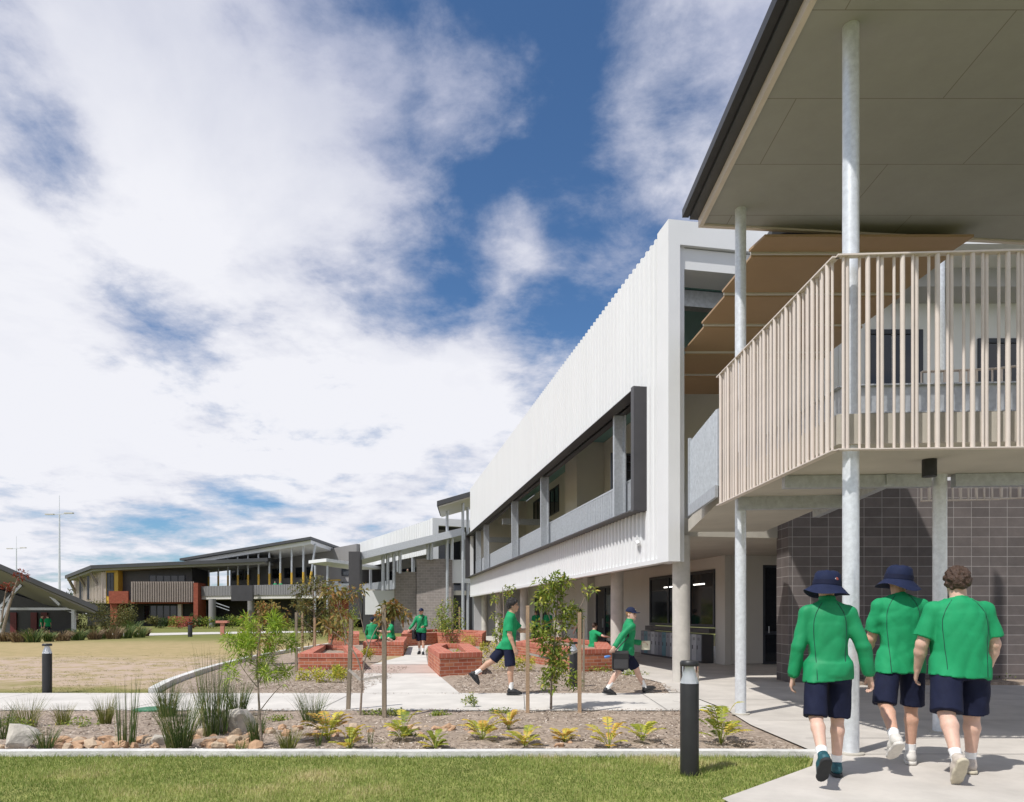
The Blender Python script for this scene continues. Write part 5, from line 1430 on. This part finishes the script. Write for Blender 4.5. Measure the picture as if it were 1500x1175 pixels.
M_eye = mat('eye_dark', (0.02, 0.015, 0.012), rough=.3); M_lip = mat('lip', (0.42, 0.17, 0.145), rough=.5); M_brow = mat('brow', (0.09, 0.05, 0.03), rough=.8)

def rotx(v, a): c, s = math.cos(a), math.sin(a); return np.array([v[0], v[1] * c - v[2] * s, v[1] * s + v[2] * c])

def person(loc, yaw, label, H=1.75, h=.012, legs=None, arms=None, support=0, lean=0.0, build=1.0, belly=0.0, top='shirt', hat=None, hair='short', hairm=None, skin=None,
           head=(0, 0, 0), shoe=None, sole=None, seat=None, piping=True, seed=1, sockh=.10, group='pupils in green and navy uniform', trousers=False, twist=0.0, shirtlen=0.0, face=False):
    """legs: two tuples (thigh pitch, knee bend, foot pitch, abduction, toe out) left/right; arms: (pitch, abduction, elbow bend, inward) left/right; degrees.
       local frame: +y forwards, +x to the person's right."""
    skin = skin or SK_A; k_ = H / 1.78; B = build
    legs = legs or [(0, 0, 0, 2, 5)] * 2; arms = arms or [(0, 8, 12, 0)] * 2
    TH, SHK, AH = .435 * k_, .42 * k_, .085 * k_
    hips, knees, ankles, fps = [], [], [], []
    for i, sg in enumerate((-1, 1)):
        a, kb, fp, ab, to = [R(x) for x in legs[i]]
        hp = np.array([sg * .092 * k_ * (1 + .35 * (B - 1)), 0, 0])
        kn = hp + TH * np.array([sg * math.sin(ab), math.sin(a) * math.cos(ab), -math.cos(a) * math.cos(ab)])
        b = a - kb
        an = kn + SHK * np.array([sg * math.sin(ab) * .4, math.sin(b), -math.cos(b)])
        hips.append(hp); knees.append(kn); ankles.append(an); fps.append((fp, to * sg))
    if seat is None:
        zp = AH + .02 * k_ - ankles[support][2]
    else: zp = seat
    up = np.array([0, 0, zp]); hips = [p + up for p in hips]; knees = [p + up for p in knees]; ankles = [p + up for p in ankles]
    ln = math.tan(R(lean))
    def T(x, y, z):       # torso point: z above the pelvis
        return np.array([x * k_, y * k_ + ln * z * k_, zp + z * k_])
    shw = .170 * (1 + .55 * (B - 1))
    sh, el, wr, hd = [], [], [], []
    for i, sg in enumerate((-1, 1)):
        p_, ab, e, inw = [R(x) for x in arms[i]]
        s0 = T(sg * shw, -sg * -0.0 + sg * math.sin(R(twist)) * .12, .452)
        e0 = s0 + .30 * k_ * np.array([sg * math.sin(ab), math.sin(p_) * math.cos(ab), -math.cos(p_) * math.cos(ab)])
        ab2 = ab - inw; p2 = p_ + e
        dr = np.array([sg * math.sin(ab2), math.sin(p2) * math.cos(ab2), -math.cos(p2) * math.cos(ab2)])
        w0 = e0 + .26 * k_ * dr
        sh.append(s0); el.append(e0); wr.append(w0); hd.append(dr)
    hc = T(0, .022, .682)
    yw, pt, rl = [R(x) for x in head]
    Rm = np.array(Matrix.Rotation(-yw, 3, 'Z') @ Matrix.Rotation(pt, 3, 'X') @ Matrix.Rotation(rl, 3, 'Y'))
    def HP(x, y, z): return hc + Rm @ (np.array([x, y, z]) * k_)
    allp = np.array(hips + knees + ankles + sh + el + wr + [hc] + [w + d * .22 for w, d in zip(wr, hd)] + [a + np.array([0, .2, -.1]) for a in ankles])
    lo, hi = allp.min(0) - .22, allp.max(0) + .24
    # ---------- body
    S = SDF(lo, hi, h)
    legB = 1 + .55 * (B - 1)
    for hp, kn, an in zip(hips, knees, ankles):
        S.cone(hp, kn, .080 * k_ * legB, .054 * k_ * legB, .03)
        mid = kn + (an - kn) * .30; v = an - kn; nb = np.cross(v, [1, 0, 0]); nb = nb / (np.linalg.norm(nb) + 1e-9)
        if nb[1] > 0: nb = -nb
        mid = mid + nb * .012 * k_
        S.cone(kn, mid, .050 * k_ * legB, .056 * k_ * legB, .03); S.cone(mid, an, .055 * k_ * legB, .035 * k_, .02)
        S.cone(kn + np.array([0, .012, 0]), kn + (an - kn) * .1 + np.array([0, .014, 0]), .046 * k_ * legB, .042 * k_ * legB, .02)
    for i, (s0, e0, w0, dr) in enumerate(zip(sh, el, wr, hd)):
        sg = (-1, 1)[i]; ab_ = 1 + .6 * (B - 1)
        S.cone(s0, e0, .052 * k_ * ab_, .042 * k_ * ab_, .02)
        m = e0 + (w0 - e0) * .3; S.cone(e0, m, .041 * k_ * ab_, .043 * k_ * ab_, .02); S.cone(m, w0, .042 * k_ * ab_, .028 * k_, .02)
        # hand: palm, four curled fingers of unequal length and a thumb from the side of the palm
        side = np.array([-sg * .25, 1.0, 0]); side = side - dr * (side @ dr); side /= np.linalg.norm(side)      # towards the thumb
        inn = np.cross(dr, side); inn *= np.sign(-sg * inn[0]) or 1
        pc = w0 + dr * .055 * k_
        for o in (-.024, 0, .022): S.cone(w0 + side * o * .7 * k_, w0 + (dr * .085 + side * o) * k_, .017 * k_, .015 * k_, .014)
        for o, L in ((-.030, .058), (-.010, .074), (.010, .080), (.029, .070)):
            b0 = w0 + (dr * .088 + side * o) * k_; b1 = b0 + (dr * .84 + inn * .3) * L * .55 * k_; b2 = b1 + (dr * .45 + inn * .85) * L * .5 * k_
            r_ = max(.0088 * k_, h * .72)
            S.cone(b0, b1, r_ * 1.08, r_, .004); S.cone(b1, b2, r_, r_ * .85, .003)
        t0 = w0 + (dr * .025 + side * .028) * k_; t1 = t0 + (dr * .75 + side * .6 + inn * .2) * .045 * k_; t2 = t1 + (dr * .9 + side * .1 + inn * .35) * .035 * k_
        S.cone(t0, t1, .014 * k_, .012 * k_, .01); S.cone(t1, t2, .0115 * k_, max(.009 * k_, h * .7), .004)
    S.loft([(T(0, 0, z)[2], 0, T(0, y, z)[1], a * k_ * (1 + .8 * (B - 1)), b * k_ * (1 + .8 * (B - 1))) for z, y, a, b in
            ((-.06, 0, .13, .09), (.05, 0, .14, .10), (.2, 0, .135, .095), (.38, 0, .155, .105), (.48, 0, .15, .09), (.54, -.005, .08, .06))], .04)
    S.cone(T(0, -.01, .48), HP(0, -.02, -.07), .062 * k_ * (1 + .4 * (B - 1)), .056 * k_ * (1 + .4 * (B - 1)), .03)
    S.ell(HP(0, -.008, .025), np.array([.076, .096, .098]) * k_, .02, Rm); S.ell(HP(0, .022, -.045), np.array([.060, .070, .075]) * k_, .03, Rm)
    S.ell(HP(0, .055, -.085), np.array([.028, .026, .024]) * k_, .03, Rm)
    for sg in (-1, 1): S.ell(HP(sg * .077, -.012, -.008), np.array([.013, .022, .034]) * k_, .008, Rm)
    S.cone(HP(0, .088, .005), HP(0, .108, -.030), .009 * k_, .014 * k_, .012)
    if face:
        for sg in (-1, 1): S.ell(HP(sg * .031, .088, .008), np.array([.018, .014, .010]) * k_, .006, Rm, op='s'); S.ell(HP(sg * .031, .083, .008), np.array([.014, .012, .010]) * k_, .003, Rm)
        S.cone(HP(-.020, .089, -.062), HP(.020, .089, -.062), .008 * k_, .008 * k_, .008)
    V, F = S.mesh()
    mats_ = [skin]; mi = None
    if face:
        C = V[F].mean(1); Lc = ((C - hc) @ Rm) / k_; mi = np.zeros(len(F), int); mats_ = [skin, M_eye, M_lip, M_brow]
        fr = Lc[:, 1] > .06
        mi[fr & (np.hypot((np.abs(Lc[:, 0]) - .031) / 1.4, (Lc[:, 2] - .008)) < .0095)] = 1
        mi[fr & (np.abs(Lc[:, 0]) < .024) & (np.abs(Lc[:, 2] + .062) < .0085)] = 2
        mi[fr & (np.abs(np.abs(Lc[:, 0]) - .031) < .02) & (np.abs(Lc[:, 2] - .031) < .005)] = 3
    M = Matrix.Translation(loc) @ Matrix.Rotation(yaw, 4, 'Z')
    body = npmesh('person', V, F, mats_, None, M, None, True, mi)
    lab(body, label, 'person', group)
    # ---------- shirt or jacket
    S = SDF(lo, hi, h); W_ = 1 + 1.0 * (B - 1)
    hem = -.115 - shirtlen
    prof = [(hem, 0.0, .176, .135), (-.02, 0, .166, .130 + belly * .3), (.10, belly * .3, .158, .122 + belly), (.25, .0, .168, .124 + belly * .5), (.36, 0, .174, .124), (.43, -.004, .166, .112), (.475, -.008, .142, .096), (.515, -.012, .112, .082), (.545, -.012, .074, .068)]
    S.loft([(T(0, 0, z)[2], 0, T(0, y, z)[1], a * k_ * W_, b * k_ * W_) for z, y, a, b in prof], .03)
    S.cone(T(-.085, -.008, .475), T(.085, -.008, .475), .060 * k_, .060 * k_, .05)
    for i, (s0, e0, w0) in enumerate(zip(sh, el, wr)):
        ab_ = 1 + .6 * (B - 1)
        base_ = s0 + np.array([(.05, -.05)[i] * k_, 0, .0])
        S.cone(base_, s0, .058 * k_ * ab_, .058 * k_ * ab_, .045)
        if top == 'jacket':
            S.cone(s0, e0, .063 * k_, .055 * k_, .03); S.cone(e0, w0 - (w0 - e0) * .06, .055 * k_, .050 * k_, .015, flat=True)
            S.cone(w0 - (w0 - e0) * .14, w0 + (w0 - e0) * .02, .040 * k_, .040 * k_, .006, flat=True)
        else:
            q_ = s0 + (e0 - s0) * .80
            S.cone(s0, q_, .061 * k_ * ab_, .074 * k_ * ab_, .03, flat=True)
    if top == 'jacket':
        S.cone(T(0, -.012, .50), T(0, .004, .590), .070 * k_, .068 * k_, .02, flat=True)
        S.loft([(T(0, 0, z)[2], 0, T(0, 0, z)[1], a * k_ * W_, b * k_ * W_) for z, a, b in ((-.075, .180, .138), (-.06, .187, .144), (-.02, .187, .144), (.03, .180, .136))], .02)
    else:
        S.cone(T(0, -.012, .51), T(0, .0, .558), .066 * k_ * (1 + .4 * (B - 1)), .064 * k_ * (1 + .4 * (B - 1)), .012, flat=True)
    for hp, kn in zip(hips, knees):
        S.cone(hp + np.array([0, -.012, 0]) * k_, hp + (kn - hp) * .8 + np.array([0, -.012, 0]) * k_, .110 * k_ * (1 + .8 * (B - 1)), .110 * k_ * (1 + .75 * (B - 1)), .02)
    zh = T(0, 0, hem)[2]
    S.put(lo, hi, lambda x, y, z: zh - z + .10 * x * np.sin(seed) + 0 * y, 0, 'i')
    S.wrinkle(.0056, seed, .45)
    V, F = S.mesh()
    sm = M_jacket if top == 'jacket' else M_shirt
    shirt = npmesh('jacket' if top == 'jacket' else 'shirt', V, F, sm, body, None, None, True)
    if piping:
        for sg in (-1, 1):
            pts = []
            pl = [(.058, .545), (.085, .51), (.115, .455), (.134, .38), (.137, .30), (.128, .18), (.120, .05), (.122, hem + .01)]
            for t in np.linspace(0, len(pl) - 1, 34):
                j = min(int(t), len(pl) - 2); f = t - j; x_ = (pl[j][0] * (1 - f) + pl[j + 1][0] * f) * sg * W_; z_ = pl[j][1] * (1 - f) + pl[j + 1][1] * f
                P_ = T(x_, 0, z_); ix, iz = int(round((P_[0] - lo[0]) / h)), int(round((P_[2] - lo[2]) / h))
                if not (0 <= ix < S.n[0] and 0 <= iz < S.n[2]): continue
                col_ = S.D[ix, :, iz]; hit = np.where(col_ < 0)[0]
                if len(hit) == 0 or hit[0] == 0: continue
                j0 = hit[0]; tt = col_[j0 - 1] / (col_[j0 - 1] - col_[j0]); pts.append((P_[0], S.ax[1][j0 - 1] + tt * h - .001, P_[2]))
            if len(pts) > 4:
                for _ in range(2):
                    pts = [pts[0]] + [tuple((np.array(pts[i - 1]) + 2 * np.array(pts[i]) + np.array(pts[i + 1])) / 4) for i in range(1, len(pts) - 1)] + [pts[-1]]
                MB(M).tube(pts, .0030, 6).build('piping', M_pipe, shirt, smooth=True)
    # ---------- shorts (or long trousers)
    S = SDF(lo, hi, h)
    S.loft([(T(0, 0, z)[2], 0, T(0, 0, z)[1], a * k_ * W_, b * k_ * W_) for z, a, b in ((-.13, .165, .122), (-.05, .168, .126), (.06, .158, .116))], .03)
    for hp, kn, an in zip(hips, knees, ankles):
        hb = np.array([0, -.012, 0]) * k_
        if trousers:
            S.cone(hp, kn, .098 * k_ * legB, .078 * k_, .03); S.cone(kn, an, .076 * k_, .066 * k_, .02, flat=True)
        else:
            e_ = hp + (kn - hp) * .99; out = np.array([np.sign(hp[0]) * .006, 0, 0])
            S.cone(hp + hb + out, e_ + hb + out, .096 * k_ * (1 + .8 * (B - 1)), .097 * k_ * (1 + .75 * (B - 1)), .025, flat=True)
    zt_ = T(0, 0, hem)[2] + .05
    S.put(lo, hi, lambda x, y, z: z - zt_ + 0 * x + 0 * y, 0, 'i')
    S.wrinkle(.0048, seed + 50, .25)
    V, F = S.mesh(); npmesh('trousers' if trousers else 'shorts', V, F, M_navy, body, None, None, True)
    # ---------- socks and shoes
    shoe = shoe or M_shoeb; sole = sole or M_soleb
    for i, (kn, an) in enumerate(zip(knees, ankles)):
        fp, to = fps[i]
        u = (kn - an) / np.linalg.norm(kn - an)
        if not trousers:
            MB(M).tube([an - u * .03, an + u * .02, an + u * (sockh * .6), an + u * sockh * .97, an + u * sockh], [.040 * k_, .041 * k_, .043 * k_, .046 * k_ * (1 + .2 * (B - 1)), .040 * k_], 14).build('sock', M_sock, body, smooth=True)
        Mf = M @ Matrix.Translation(an) @ Matrix.Rotation(-to, 4, 'Z') @ Matrix.Rotation(fp, 4, 'X')
        hs = max(h * .8, .007)
        S = SDF((-.08, -.12, -.13), (.08, .24, .08), hs)
        S.cone((0, -.035, -.045), (0, .05, -.042), .040, .043, .02); S.cone((0, .05, -.042), (0.004, .135, -.060), .044, .036, .03); S.cone((.004, .13, -.062), (.004, .172, -.066), .036, .026, .02)
        S.cone((0, -.02, -.03), (0, -.015, .018), .042, .040, .02, flat=True); S.cone((0, .02, -.01), (0, .10, -.042), .030, .034, .02)
        S.put((-.08, -.12, -.2), (.08, .24, -.078), lambda x, y, z: z + .078 + 0 * x + 0 * y, .0, 's')
        S.D = S.D * 1.0
        V, F = S.mesh(); V = V * k_
        sh_ = npmesh('shoe', V, F, shoe, body, Mf, None, True)
        S = SDF((-.08, -.13, -.13), (.08, .25, -.03), hs)
        for a_, b_, r0, r1 in (((0, -.042, -.088), (0, .06, -.088), .046, .046), ((0, .06, -.088), (.004, .150, -.086), .050, .044), ((.004, .15, -.086), (.004, .178, -.084), .042, .030)): S.cone(a_, b_, r0, r1, .02)
        S.put((-.08, -.13, -.2), (.08, .25, .1), lambda x, y, z: np.abs(z + .088 - .010 * np.clip((y - .1) / .1, 0, 1)) - .0145 + 0 * x, .0, 'i')
        V, F = S.mesh(); npmesh('sole', V * k_, F, sole, sh_, Mf, None, True)
    # ---------- hair and hats
    HM = M @ Matrix.Translation(hc) @ Matrix(Rm).to_4x4() @ Matrix.Scale(k_, 4); HM0 = HM
    hs = max(h * .8, .008)
    if hair:
        S = SDF((-.15, -.17, -.22), (.15, .16, .20), hs)
        ex = {'short': .006, 'curly': .013, 'pony': .010, 'bob': .012}[hair]
        S.ell((0, -.014, .030), (.078 + ex, .096 + ex, .098 + ex), .01)
        if hair == 'short' or hair == 'curly':
            # leave the face, the ears and the nape free
            S.put((-.15, -.17, -.22), (.15, .16, .2), lambda x, y, z: -np.maximum(np.maximum(-(z + .055 - .9 * np.maximum(y + .03, 0)), 0 * x - 1), (y - .052 - .25 * np.maximum(z - .05, 0)) * 1.0) * -1.0, 0, 's') if False else None
            S.put((-.2, -.2, -.25), (.2, .2, .25), lambda x, y, z: np.maximum(-(z + .050) + 1.15 * np.maximum(y + .030, 0) - .0, y - .078 + 0 * x) + 0 * x + 0 * z, 0, 'i')
        else:
            S.put((-.2, -.2, -.25), (.2, .2, .25), lambda x, y, z: np.maximum(-(z + .075) + 1.3 * np.maximum(y + .02, 0), y - .075) + 0 * x, 0, 'i')
            if hair == 'pony': S.cone((0, -.105, .05), (0, -.135, -.10), .030, .016, .02)
        if hair == 'curly':
            g = np.random.default_rng(seed); 
            for _ in range(150):
                u = g.normal(0, 1, 3); u /= np.linalg.norm(u)
                p_ = np.array([0, -.014, .030]) + u * np.array([.090, .108, .112])
                if p_[2] < -.045 + 1.15 * max(p_[1] + .03, 0) or p_[1] > .07: continue
                S.ell(p_, (.019, .019, .019), .006)
        V, F = S.mesh(); npmesh('hair', V, F, hairm or M_hairb, body, HM, None, True)
    if hat == 'bucket':
        HM = HM0 @ Matrix.Translation((0, -.004, -.050)) @ Matrix.Scale(1.17, 4)
        n = 40; prof = [(.003, .155), (.045, .154), (.075, .147), (.093, .128), (.101, .085), (.106, .045), (.112, .040), (.140, .018), (.165, -.004), (.168, -.004), (.164, .000), (.139, .012), (.110, .033)]
        m = MB(HM); vs = []
        g = random.Random(seed); ph = [g.uniform(0, 6.28) for _ in range(3)]
        for r_, z_ in prof:
            for k in range(n):
                t = 2 * math.pi * k / n; br_ = max(0, (r_ - .106) / .06) if z_ < .06 else 0
                z2 = z_ + br_ * (.012 * math.sin(2 * t + ph[0]) + .008 * math.sin(3 * t + ph[1]) - .012) + (.003 * math.sin(5 * t + ph[2]) if r_ < .1 else 0)
                vs.append((r_ * math.cos(t) * .94, r_ * math.sin(t) * 1.08 - .012, z2 + .0))
        fs = [(i * n + k, i * n + (k + 1) % n, (i + 1) * n + (k + 1) % n, (i + 1) * n + k) for i in range(len(prof) - 1) for k in range(n)] + [tuple(range(n - 1, -1, -1))]
        m.add(vs, fs); ht = m.build('bucket_hat', M_hat, body, smooth=True)
        m = MB(HM); vs = []
        for z_ in (.048, .082):
            for k in range(n):
                t = 2 * math.pi * k / n; vs.append((.1085 * math.cos(t) * .94 * (1 - (z_ - .048) * .9), .1085 * math.sin(t) * 1.08 * (1 - (z_ - .048) * .9) - .012, z_))
        m.add(vs, [(k, (k + 1) % n, n + (k + 1) % n, n + k) for k in range(n)]); m.build('hat_band', M_navy, ht, smooth=True)
        if seed == 21:
            m = MB(HM); m.tube([(.062, -.088, .070), (.064, -.091, .100), (.071, -.083, .088)], .006, 6); m.build('hat_emblem', mat('emblem_red', (.45, .10, .07)), ht)
            m = MB(HM); m.tube([(.052, -.096, .078), (.052, -.097, .096)], .0055, 6); m.build('hat_emblem', M_whiteflat, ht)
    if hat == 'cap':
        S = SDF((-.14, -.17, -.05), (.14, .26, .20), hs)
        S.ell((0, -.012, .040), (.092, .112, .106), .005)
        S.put((-.2, -.2, -.1), (.2, .2, .2), lambda x, y, z: -(z - .042 + .15 * (y)) + 0 * x, 0, 'i')
        S.put((-.085, .06, .02), (.085, .20, .07), lambda x, y, z: np.maximum(np.sqrt((x / .082) ** 2 + ((y - .085) / .105) ** 2) * .08 - .08, np.abs(z - .040 + .9 * x * x * 2 + .12 * (y - .1)) - .006), .006)
        V, F = S.mesh(); ht = npmesh('cap', V, F, M_hat, body, HM, None, True)
        MB(HM).tube([(-.012, .094, .085), (0, .0965, .092), (.012, .094, .085)], .006, 6).build('cap_emblem', M_solew, ht)
    def wp(p): return M @ Vector(p)
    return dict(body=body, M=M, sh=[wp(p) for p in sh], wr=[wp(p) for p in wr], hand=[wp(w + d * .09 * k_) for w, d in zip(wr, hd)], hip=[wp(p) for p in hips], T=lambda x, y, z: wp(T(x, y, z)), head=wp(hc))

def gpos(px, py, dy=0.0):
    p = gnd(px, py, .036); p.y += dy; p.z = gz(p.y) + .036; return p

# --- the three walking away
person(gpos(1213, 1146), R(-12), 'pupil in long sleeved green jacket and bucket hat walking past the post', H=1.81, h=.010, top='jacket', hat='bucket', hair='short', seed=21, skin=SK_A,
       legs=[(-16, 34, -50, 4, 4), (10, 6, 0, 0, 6)], support=1, arms=[(-4, 14, 14, 6), (-8, 21, 20, 8)], head=(12, -4, 4), shoe=M_shoet, sole=M_soleb, lean=2, sockh=.085, build=.95, piping=True)
person(gpos(1319, 1126), R(-12), 'tall pupil in green shirt and bucket hat between the two posts', H=1.89, h=.010, hat='bucket', hair='short', seed=22, skin=SK_C,
       legs=[(-18, 38, -38, 9, 5), (6, 3, 0, 1, 14)], support=1, arms=[(10, 10, 34, 8), (12, 6, 40, 20)], head=(22, -2, 6), shoe=M_shoew, sole=M_shoew, lean=2, sockh=.085, build=.99, shirtlen=.02)
person(gpos(1405, 1141), R(-9), 'broad bareheaded pupil with curly brown hair in green shirt', H=1.84, h=.010, hat=None, hair='curly', hairm=M_hairb, seed=23, skin=SK_A,
       legs=[(-20, 16, -58, 8, 3), (8, 3, 0, 3, 14)], support=1, arms=[(4, 16, 20, 16), (2, 17, 22, 18)], head=(-2, -3, 0), shoe=M_shoeg, sole=M_solew, lean=2, sockh=.085, build=1.30, belly=.02)
# --- the runner and the walker on the path
person(gpos(745, 1020), R(-90), 'curly haired pupil in green shirt running along the path', H=1.77, h=.013, hair='curly', hairm=M_hairk, seed=31, skin=SK_B,
       legs=[(-40, 14, -50, 1, 2), (6, 6, 0, 1, 4)], support=1, arms=[(38, 6, 52, 10), (-4, 4, 24, 0)], lean=5, head=(0, 0, 0), shoe=M_shoeb, sole=M_soleb, piping=False, sockh=.13, face=True)
wk = person(gpos(918, 1019), R(-82), 'pupil in green jacket and cap striding along the path with a black bag', H=1.70, h=.012, top='jacket', hat='cap', hair='short', hairm=mat('sandy_hair', (.25, .14, .06)), seed=32, skin=SK_A,
       legs=[(30, 4, 22, 1, 4), (-25, 8, -14, 1, 4)], support=0, arms=[(6, 5, 76, 10), (-50, 14, 12, 0)], lean=6, head=(48, 0, 0), shoe=M_shoeb, sole=M_soleb, piping=False, sockh=.15, face=True)
pg_ = person(gpos(617, 960), R(176), 'pupil in green jacket and cap standing on the path by the seat planter', H=1.70, h=.016, top='jacket', hat='cap', hair='short', seed=33, skin=SK_C,
       legs=[(12, 6, 0, 1, 8), (-8, 8, -6, 1, 8)], support=0, arms=[(10, 8, 70, 22), (14, 26, 26, 0)], head=(14, 2, 0), shoe=M_shoeb, sole=M_soleb, piping=False, sockh=.13, face=True)

def satchel(c, yaw, w, h, d, strap, label, group='shoulder bags carried by pupils'):
    e = empty('shoulder_bag', c, label, 'bag', group, rz=yaw)
    Mx = WM[e.name]
    MB(Mx).box(-w / 2, w / 2, -d / 2, d / 2, -h, 0).build('bag_body', M_black, e, bevel=.02)
    MB(Mx).box(-w * .44, w * .44, -d / 2 - .018, -d / 2 + .003, -h * .93, -h * .42).build('pocket', mat('bag_grey', (.05, .05, .053), rough=.5), e, bevel=.008)
    MB(Mx).box(-w * .47, w * .47, -d / 2 - .004, d / 2 + .004, -h * .14, .006).build('flap', MATS['bag_grey'], e, bevel=.004)
    m = MB()
    for a, b in zip(strap[:-1], strap[1:]): m.bar(a, b, .034, .008)
    m.build('strap', M_black, e)
    return e
# bag on the walker's near hip; the strap runs over the far shoulder
bc = wk['T'](.25, -.20, -.02)
satchel(bc, R(4), .30, .34, .10, [bc + Vector((-.10, 0, -.01)), wk['T'](.205, -.06, .25), wk['T'](.12, -.06, .50), wk['T'](.0, .02, .575)], 'black shoulder bag on the hip of the striding pupil')
nb = wk['hand'][0]
lab(MB(Matrix.Translation(nb) @ Matrix.Rotation(R(10), 4, 'Z')).box(-.07, .09, -.03, .03, -.12, .05).build('notebook', mat('notebook_cream', (.66, .62, .48)), bevel=.004), 'cream notebook held in front by the striding pupil', 'notebook')
bt = bc + Vector((-.24, 0, -.10))
m = MB(); m.lathe([(.020, -.05), (.024, -.03), (.024, .03), (.013, .045), (.013, .06)], 14, Matrix.Translation(bt) @ Matrix.Rotation(R(80), 4, 'Y')); lab(m.build('drink_bottle', mat('blue_plastic', (.08, .22, .55), rough=.35), smooth=True), 'blue drink bottle clipped beside the black bag', 'bottle')
bc = pg_['T'](.27, .0, -.02)
satchel(bc, R(84), .34, .34, .10, [bc + Vector((0, 0, 0)), pg_['T'](.16, .17, .12), pg_['T'](-.04, .16, .36), pg_['T'](-.12, .07, .55)], 'black shoulder bag hanging from the standing pupil on the path')

# --- two pupils sitting on the brick planter
zt = .50
p_ = gnd(545, 955); p_.z = 0
person(p_, R(10), 'pupil in green jacket sitting with back turned on the seat planter', H=1.70, h=.018, top='jacket', hat='cap', hair='short', hairm=M_hairk, seed=41, seat=zt + .09, legs=[(86, 92, 0, 12, 8), (84, 88, 0, 12, 8)], arms=[(24, 12, 30, 10), (28, 12, 40, 10)], lean=10, piping=False, group='pupils sitting on the seat planter')
p_ = gnd(574, 955); p_.z = 0
person(p_, R(128), 'pupil in short sleeved green shirt sitting cross legged on the seat planter', H=1.68, h=.018, hat='cap', hair='short', hairm=M_hairk, seed=42, seat=zt + .09, legs=[(82, 130, -20, 38, 20), (82, 120, -20, 38, 20)], arms=[(36, 16, 60, 30), (34, 16, 66, 30)], lean=10, head=(0, -14, 0), piping=False, face=True, group='pupils sitting on the seat planter')
# --- under the veranda
def va(s, t, z=.036): v = fa(s, t); v.z = z; return v
def pxs(px, s):
    k = (px - CX) / FPX; o = fa(s, 0); d = FA.to_3x3() @ Vector((0, 1, 0))
    return (o.x - k * o.y) / (k * d.y - d.x)
person(va(2.6, pxs(785, 2.6)), R(170), 'girl in green shirt and long navy trousers standing by the veranda doors', H=1.66, h=.022, hair='bob', hairm=M_hairk, seed=51, arms=[(14, 8, 80, 30), (10, 8, 84, 30)], trousers=True, piping=False, skin=SK_B, group='pupils under the veranda', face=True)
person(va(2.3, pxs(803, 2.3)), R(150), 'pupil in green shirt half hidden behind the leafy sapling', H=1.70, h=.022, hair='short', hairm=M_hairk, seed=52, arms=[(10, 8, 60, 30), (6, 8, 20, 0)], piping=False, skin=SK_B, group='pupils under the veranda', face=True)
person(va(1.4, pxs(849, 1.4)), R(70), 'girl with dark ponytail standing behind the thin rear stake', H=1.68, h=.020, hair='pony', hairm=M_hairk, seed=53, arms=[(6, 6, 20, 0), (6, 6, 60, 10)], trousers=True, piping=False, group='pupils under the veranda', face=True)
v = va(.75, pxs(869, .75), .0)
person(v, R(-60), 'pupil sitting with one arm stretched out behind the mid planter', H=1.66, h=.020, hair='short', hairm=M_hairb, seed=54, seat=.47, legs=[(84, 86, 0, 8, 4), (84, 86, 0, 8, 4)], arms=[(20, 10, 30, 10), (30, 70, 4, -14)], lean=4, piping=False, group='pupils under the veranda')
bn = lab(MB(Matrix.Translation(v) @ Matrix.Rotation(R(-60), 4, 'Z')).box(-.7, .7, -.25, .25, .34, .40).box(-.6, -.5, -.2, .2, .03, .34).box(.5, .6, -.2, .2, .03, .34).build('bench', M_char), 'low bench behind the brick planter under the veranda', 'bench')
# --- on the upper gallery and far away
v = fa(.85, pxs(843, .85)); v.z = 3.63
person(v, R(60), 'pupil on the upper gallery, only the head above the balustrade', H=1.66, h=.022, hair='short', hairm=M_hairk, seed=61, piping=False, group='pupils on upper floors')
v = at(597, 0, 58.3); v.z = 3.5
person(v, R(200), 'pupil on the stair landing beside the grey block walls', H=1.70, h=.028, hair='short', hairm=M_hairk, seed=62, piping=False, group='pupils on upper floors')
st_l = MB().box(-12, -7.5, 57.85, 60, 3.3, 3.48).build('landing', M_slab, st)
for i, (px, t) in enumerate(((61, 'left one of two far pupils in front of the hall'), (70, 'right one of two far pupils in front of the hall'))):
    v = Vector((X(px, 46), 46, .0))
    person(v, R(-70 if i == 0 else 60), t, H=1.45, h=.035, hair='short', hairm=M_hairb, seed=70 + i, piping=False, group='far pupils')
for i, (px, t) in enumerate(((403, 'left one of two tiny pupils on the far gallery'), (411, 'right one of two tiny pupils on the far gallery'))):
    v = at(px, 0, 81); v.z = 3.6
    person(v, R(170), t, H=1.6, h=.04, hair='short', hairm=M_hairk, seed=80 + i, piping=False, group='far pupils')
